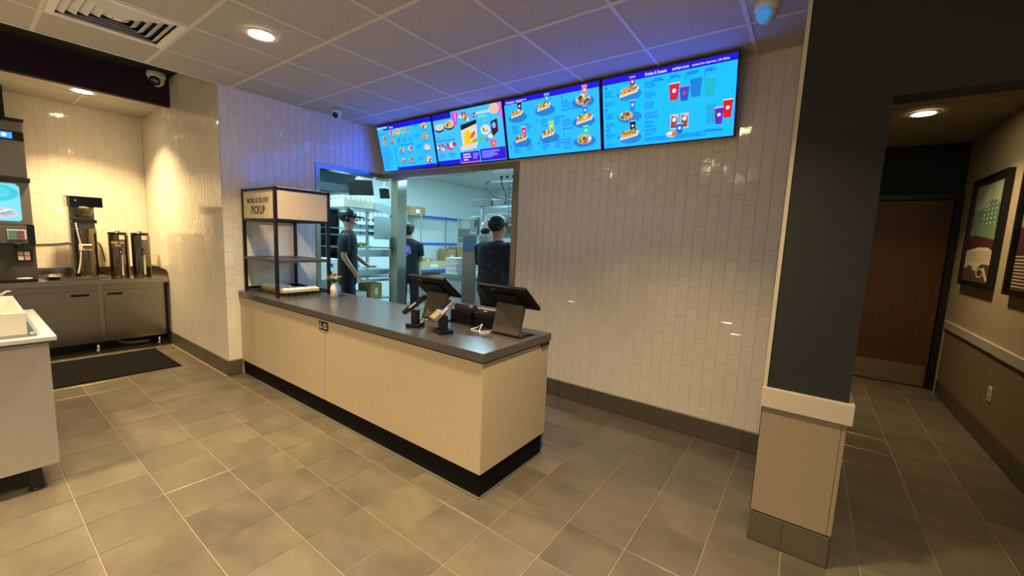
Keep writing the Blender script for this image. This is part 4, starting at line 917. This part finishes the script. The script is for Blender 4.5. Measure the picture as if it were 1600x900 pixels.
# ================================================================ kitchen: prep rack
m_ks = mat('kitchen_steel', (178, 190, 192), .35, .75)
KP = (-6.30, -5.60, 3.52, 4.30)
t = thing('prep_rack', 'stainless prep rack with tiered shelves and rounded side panels', 'rack', (0, 0, 0))
x0, x1, y0, y1 = KP
for x in (x0, x1-.04):
    for y in (y0, y1-.04): bx('post', m_ks, t, x, x+.04, y, y+.04, 0, 1.93 if y > 4 else 1.86)
for z, th in ((.12, .02), (.42, .02), (.78, .02), (.87, .04), (1.25, .02), (1.44, .015), (1.545, .015), (1.84, .025)): bx('shelf', m_ks, t, x0+.0405, x1-.0405, y0-.1, y1+.0, z, z+th)
bx('front_rail', m_ks, t, x1, x1+.012, y0-.1, y1, .83, .91); bx('front_rail', m_ks, t, x1, x1+.012, y0-.1, y1, 1.12, 1.235); bx('front_rail', m_ks, t, x1, x1+.012, y0-.1, y1, .72, .765)
def rounded(u0, u1, z0, z1, r, corners):
    pts = []
    for (cu, cz, a0, nm) in ((u1-r, z1-r, 0, 'tr'), (u0+r, z1-r, 90, 'tl'), (u0+r, z0+r, 180, 'bl'), (u1-r, z0+r, 270, 'br')):
        if nm in corners: pts += [(cu+r*math.cos(math.radians(a0+i*15)), cz+r*math.sin(math.radians(a0+i*15))) for i in range(7)]
        else: pts.append({'tr': (u1, z1), 'tl': (u0, z1), 'bl': (u0, z0), 'br': (u1, z0)}[nm])
    return pts
part('side_guard', m_ks, t, lambda b: b.prism(rounded(3.93, 4.30, 1.40, 1.76, .10, ('br',)), 'x', x1+.001, x1+.010))
part('upper_guard', m_ks, t, lambda b: b.prism([(3.94, 1.86), (3.94, 1.965), (4.0, 1.975), (4.28, 1.93), (4.30, 1.90), (4.30, 1.78)], 'x', x1+.001, x1+.010))
m_pan = mat('food_pan_steel', (150, 160, 164), .3, .9)
foods = [((70, 84, 60), 'shredded green filling'), ((190, 196, 190), 'pale filling'), ((120, 60, 44), 'red filling'), ((90, 100, 70), 'dark green filling'), ((170, 120, 60), 'brown filling'), ((200, 190, 170), 'cream filling')]
for k in range(6):
    z = (1.4605, 1.5655)[k//3]; y = 3.66+.14*(k % 3)
    t = thing('food_pan', 'steel pan of '+foods[k][1]+' on the '+('lower', 'upper')[k//3]+' pan shelf of the prep rack', 'food pan', (-5.77, y, z), 0, 'food pans on the prep rack')
    part('pan', m_pan, t, lambda b: b.box(-.12, .12, -.062, -.058, 0, .055).box(-.12, .12, .058, .062, 0, .055).box(-.12, -.116, -.058, .058, 0, .055).box(.116, .12, -.058, .058, 0, .055).box(-.116, .116, -.058, .058, 0, .004))
    part('filling', mat('filling_%d' % k, foods[k][0], .8, noise=(60, .4)), t, lambda b: [b.ball((random.uniform(-.09, .09), random.uniform(-.04, .04), .035), (.03, .022, .022), 7, 5) for _ in range(14)])['kind'] = 'stuff'
def heap(name, label, cat, loc, cols, n, r, w):
    t = thing(name, label, cat, loc)
    part('tray', m_pan, t, lambda b: b.box(-.12, .12, -w, w, 0, .02, bev=.005))
    for i, c in enumerate(cols): part('filling', mat('heap_%d_%d_%d' % c, c, .8), t, lambda b: [b.ball((random.uniform(-.08, .08), random.uniform(-w*.9, w*.9), .03+random.uniform(0, .03)), (r, r*.9, r*.7), 7, 5) for _ in range(n)])['kind'] = 'stuff'
heap('cheese_tray', 'tray heaped with yellow shredded cheese on the prep rack', 'tray', (-5.78, 3.82, 1.2705), [(230, 214, 90), (214, 190, 70)], 14, .022, .11)
heap('tomato_tray', 'tray of red and orange filling beside the yellow cheese on the prep rack', 'tray', (-5.78, 3.61, 1.2705), [(196, 80, 40), (226, 226, 214)], 10, .026, .08)
# cups on the top shelf
t = thing('cup_carton', 'open white carton of cups on top of the prep rack', 'carton', (-5.80, 3.66, 1.8655))
bx('carton', mat('off_white_carton', (216, 212, 190), .7), t, -.2, .2, -.24, .30, 0, .11, bev=.004)
k = 0
for i in range(3):
    for j in range(7):
        o = MB().lathe([(.028, 0), (.036, .055), (.038, .058), (.034, .062), (.001, .062)], n=12).build('paper_cup', m_paper, None, (-5.93+i*.12, 3.45+j*.083, 1.976)); tag(o, 'upturned white paper cup in the carton on top of the prep rack', 'cup', 'white cups on the prep rack')
# utensils hanging under the top shelf
for k in range(7):
    t = thing('serving_spoon', 'steel serving spoon hung under the top shelf of the prep rack', 'spoon', (-5.62, 3.62+k*.08, 1.838), 0, 'hanging serving spoons'); t.rotation_euler = (random.uniform(-.12, .12), .1, 0)
    part('handle', m_chrome, t, lambda b: b.tube([(0, 0, 0), (.006, 0, -.11)], .005, 6)); part('bowl', m_chrome, t, lambda b: b.ball((.008, 0, -.135), (.010, .024, .034), 8, 6))
def carton_box(label, x0, x1, y0, y1, z0, z1, m=None, lid=True):
    t = thing('cardboard_box', label, 'box', ((x0+x1)/2, (y0+y1)/2, z0)); w, d, h = (x1-x0)/2, (y1-y0)/2, z1-z0
    bx('carton', m or m_cardboard, t, -w, w, -d, d, 0, h, bev=.003); bx('tape', mat('packing_tape', (196, 170, 124), .35), t, -.03, .03, -d-.0008, d+.0008, h-.06, h+.0008)
    bx('label_sticker', m_paper, t, w+.0002, w+.001, -d*.3, d*.25, h*.25, h*.7)
    return t
carton_box('brown cardboard box standing on the lowest shelf of the prep rack', -5.98, -5.62, 3.90, 4.10, .4405, .69)
carton_box('flat brown cardboard box on the floor shelf of the prep rack', -6.0, -5.62, 3.62, 4.22, .1405, .33)
carton_box('low white carton with dark contents on the prep rack lower shelf', -6.0, -5.66, 3.58, 3.84, .4405, .56, m_paper)
# tablet on the counter of the rack
t = thing('order_tablet', 'blue-lit tablet propped at the prep rack counter', 'tablet', (-5.74, 3.62, 1.035), math.radians(70)); t.rotation_euler = (math.radians(-35), 0, math.radians(100))
bx('case', m_blackp, t, -.13, .13, -.008, .0, -.09, .09, bev=.003); bx('screen', mat('pale_blue_screen', (110, 140, 230), .3, emit=.5), t, -.12, .12, -.0092, -.0084, -.08, .08); bx('prop_arm', m_blackp, t, -.02, .02, .0005, .012, -.11, .05)
# tall dark unit, hood
t = thing('upright_cooler', 'tall dark upright cooler behind the prep rack', 'cooler', (-6.72, 3.42, 0))
m_dkitch = mat('dark_teal_steel', (34, 52, 56), .3, .3)
bx('cabinet', m_dkitch, t, -.33, .30, -.50, .42, .05, 2.02, bev=.01); bx('glass_door', m_blackg, t, .301, .32, -.46, -.05, .2, 1.9); bx('glass_door', m_blackg, t, .301, .32, -.03, .38, .2, 1.9); bx('handle', m_chrome, t, .3205, .335, -.07, -.055, .9, 1.3); bx('plinth', m_black, t, -.32, .28, -.48, .4, 0, .0495)
t = thing('extractor_hood', 'dark steel extractor hood hung above the tall cooler', 'hood', (-6.55, 3.40, 2.10))
part('canopy', m_dkitch, t, lambda b: b.prism([(-.50, 0), (.62, 0), (.62, .12), (.30, .45), (-.50, .45)], 'y', -.60, .55)); bx('duct', m_dkitch, t, -.3, .1, -.2, .2, .4505, .645)
# hanging order screens
def hung(label, loc, w, h, rz):
    t = thing('order_screen', label, 'screen', loc, rz, 'order screens hung in the kitchen')
    bx('panel', m_blackp, t, -w/2, w/2, -.03, 0, -h, 0, bev=.005).rotation_euler = (math.radians(16), 0, 0); part('hanger', m_white, t, lambda b: b.tube([(0, -.015, .0), (0, -.015, KZ-loc[2])], .016, 8)); bx('bracket', m_white, t, -.05, .05, -.045, .01, .001, .02)
hung('large black order screen hung from the kitchen ceiling', (-5.26, 3.47, 2.235), .36, .21, math.radians(30))
hung('small black order screen hung over the prep rack', (-5.40, 3.98, 2.185), .15, .15, math.radians(30))
# low white dispenser by the wall end
t = thing('bag_dispenser', 'white boxed dispenser on a steel stand beside the opening post', 'dispenser', (-5.75, 3.17, 0))
bx('stand', m_ks, t, -.22, .22, -.16, .16, 0, .80); bx('box', m_white, t, -.19, .19, -.13, .13, .801, 1.10, bev=.01); bx('dark_port', m_black, t, .1905, .193, -.03, .03, .86, .92); bx('blue_label', m_blue, t, .1905, .193, -.05, .05, .98, 1.03)
# wire shelving at the kitchen wall
t = thing('wire_shelving', 'wire shelving with blue shelf strips along the kitchen wall', 'shelving', (0, 0, 0))
rx0, rx1, ry0, ry1 = -7.06, -6.66, 5.45, 7.45; m_wire = mat('shelf_wire', (176, 184, 170), .35, .7)
for x in (rx0, rx1):
    for y in (ry0, 5.83 if x == rx1 else ry0+.01, 6.95, ry1): part('post', m_wire, t, lambda b: b.tube([(x, y, 0), (x, y, 1.96)], .014, 8))
for z in (.30, .745, 1.33, 1.90):
    def sh(b):
        for x in (rx0, rx1): b.tube([(x, ry0, z), (x, ry1, z)], .006, 6); b.tube([(x, ry0, z-.035), (x, ry1, z-.035)], .005, 6)
        for i in range(26): y = ry0+.02+i*(ry1-ry0-.04)/25; b.tube([(rx0, y, z), (rx1, y, z)], .003, 4)
    part('wire_shelf', m_wire, t, sh)
    if z > .5: bx('price_strip', m_blue, t, rx1+.0145, rx1+.018, ry0+.40, ry1-.55, z-.035, z+.012)
carton_box('brown cardboard box alone on the top wire shelf', -7.02, -6.70, 5.58, 5.98, 1.907, 2.085)
carton_box('wide pale cardboard box with a white label on the wire shelving', -7.02, -6.69, 5.86, 6.66, .752, .93, m_card2)
carton_box('dark brown box left of the wide pale box on the wire shelving', -7.02, -6.66, 5.49, 5.78, .752, .92)
carton_box('small flat box on top of the wide pale box', -6.95, -6.72, 5.96, 6.22, .9315, .99)
carton_box('tall brown box standing past the wide pale box on the shelving', -7.0, -6.68, 6.68, 6.92, .752, 1.20)
carton_box('crumpled open brown box on the shelving beside the steel end panel', -7.0, -6.68, 7.0, 7.36, .752, 1.25)
carton_box('brown box low on the wire shelving under the wide pale box', -7.02, -6.68, 6.12, 6.50, .307, .62)
carton_box('white-labelled box low on the wire shelving beside the brown one', -7.02, -6.68, 6.54, 6.90, .307, .64, m_paper)
# steel work table and what stands on it
t = thing('work_table', 'stainless work table with overshelf in the kitchen', 'table', (0, 0, 0))
bx('table_top', m_ks, t, -4.36, -2.5, 4.20, 4.98, .90, .945); bx('under_panel', mat('pale_steel_panel', (196, 206, 208), .4, .4), t, -4.33, -2.53, 4.24, 4.26, .25, .899)
for (x, y) in ((-4.31, 4.25), (-2.55, 4.25), (-4.31, 4.93), (-2.55, 4.93)): part('leg', m_ks, t, lambda b: b.tube([(x, y, 0), (x, y, .899)], .022, 10))
for (x, y) in ((-3.93, 4.60), (-3.0, 4.60)): bx('upright', m_ks, t, x-.025, x+.025, y-.02, y+.02, .9455, 1.93)
bx('overshelf', m_ks, t, -4.15, -2.5, 4.50, 4.90, 1.50, 1.535)
t = thing('heat_lamp_bar', 'long steel heat lamp bar over the work table', 'heat lamp', (0, 0, 0))
bx('housing', mat('lamp_bar_steel', (150, 156, 158), .4, .6), t, -3.98, -3.62, 4.42, 4.72, 1.931, 2.03, bev=.004); bx('housing', m_ks, t, -3.618, -2.50, 4.44, 4.70, 1.935, 2.02, bev=.004)
for k in range(5): bx('switch', m_black, t, -3.4+k*.12, -3.37+k*.12, 4.436, 4.4395, 1.96, 1.99)
def oven(label, x0, x1, y0, y1, z0, z1):
    t = thing('countertop_warmer', label, 'warmer', ((x0+x1)/2, (y0+y1)/2, z0)); w, d, h = (x1-x0)/2, (y1-y0)/2, z1-z0
    bx('case', m_ks, t, -w, w, -d, d, 0, h, bev=.006); bx('control', m_blackp, t, w*.55, w*.8, -d-.006, -d-.0005, h*.45, h*.8); bx('door', m_steel, t, -w*.9, w*.4, -d-.008, -d-.0005, h*.15, h*.85)
oven('boxy steel warmer on the work table overshelf, beside the upright', -4.12, -3.98, 4.55, 4.88, 1.5355, 1.80)
oven('wide steel warmer behind the heat lamp bar upright', -3.86, -3.10, 4.62, 4.89, 1.5355, 1.84)
t = thing('scale_tray', 'small steel tray shelf sticking out beside the end panel', 'tray', (-4.30, 4.70, 1.30)); bx('tray_plate', m_ks, t, -.16, .26, -.06, .06, .16, .18); bx('back_plate', mat('grey_plate', (120, 128, 130), .4, .5), t, -.26, -.02, .062, .075, .10, .32); bx('stalk', m_ks, t, -.02, .0, -.02, .02, -.3545, .1595)
t = thing('domed_canister', 'white domed canister with a black front on the work table', 'canister', (-3.62, 4.36, .9455))
bx('pedestal', m_ks, t, -.07, .07, -.07, .07, 0, .55); part('dome', m_white, t, lambda b: b.lathe([(.098, .551), (.105, .62), (.10, .70), (.075, .755), (.03, .78), (.001, .783)], n=22)); part('dark_front', m_black, t, lambda b: b.ball((.012, -.055, .635), (.080, .062, .058), 14, 8))
for k in range(9):
    o = MB().box(-.12, .12, -.14, .14, 0, .026, bev=.003).build('paper_stack', m_paper, None, (-4.18+random.uniform(-.012, .012), 4.38+random.uniform(-.012, .012), .9455+k*.0265)); o.rotation_euler = (0, 0, random.uniform(-.1, .1)); tag(o, 'white paper bundle in the pile on the work table corner', 'paper', 'paper bundles on the work table')
# steel end panel near the opening
t = thing('end_panel', 'narrow stainless end panel standing behind the tills', 'panel', (-3.51, 3.88, 0), math.radians(35))
bx('panel', m_ks, t, -.09, .09, -.012, .012, .03, 1.50, bev=.003); bx('cap', m_ks, t, -.09, .09, -.02, .02, 1.501, 1.53, bev=.003); bx('base', m_steel, t, -.12, .12, -.06, .06, 0, .0295); bx('blue_reflection', mat('blue_reflection', (104, 172, 240), .35), t, -.080, .080, -.0135, -.0125, 1.30, 1.49)  # blue reflection on the steel painted as a thin flat sheet
# overhead power box and wire grid
t = thing('power_box', 'white overhead power box with sockets hung in the kitchen', 'power box', (-3.20, 4.22, 2.22), math.radians(5))
bx('box', m_ks, t, -.24, .34, -.05, .05, 0, .09, bev=.004); 
for k in range(4): bx('socket', m_black, t, -.08+k*.09, -.045+k*.09, -.054, -.0505, .03, .06)
for x in (-.2, .3): part('rod', m_ks, t, lambda b: b.tube([(x, 0, .0905), (x, 0, KZ-2.22)], .008, 6))
def grid(b):
    for i in range(6): b.tube([(.03+i*.05, 0, -.003), (.03+i*.05, 0, -.42)], .003, 5)
    for j in range(7): b.tube([(.02, 0, -.03-j*.06), (.29, 0, -.03-j*.06)], .003, 5)
part('wire_grid', mat('dark_wire', (70, 76, 78), .4, .6), t, grid)
cord('power_cable', 'black cable drooping from the overhead power box to the heat lamp bar', [(-3.445, 4.20, 2.24), (-3.47, 4.12, 2.18), (-3.36, 4.10, 2.06), (-3.22, 4.22, 1.99), (-3.12, 4.432, 1.98)], .006, m_black)
cord('power_cable', 'black cable hanging from the sockets of the overhead power box', [(-3.25, 4.145, 2.25), (-3.20, 4.12, 2.14), (-3.14, 4.11, 2.05), (-3.13, 4.12, 1.98)], .006, m_black)
# lower steel table behind tills
t = thing('side_counter', 'white-fronted steel counter below the wire shelving', 'counter', (0, 0, 0))
bx('body', m_white, t, -5.0, -4.45, 5.3, 6.3, .05, .72); bx('top', m_ks, t, -5.03, -4.42, 5.27, 6.33, .7205, .75); bx('door_gap', m_black, t, -4.68, -4.67, 5.296, 5.2995, .1, .65); bx('plinth', m_black, t, -4.98, -4.47, 5.33, 6.27, 0, .0495)
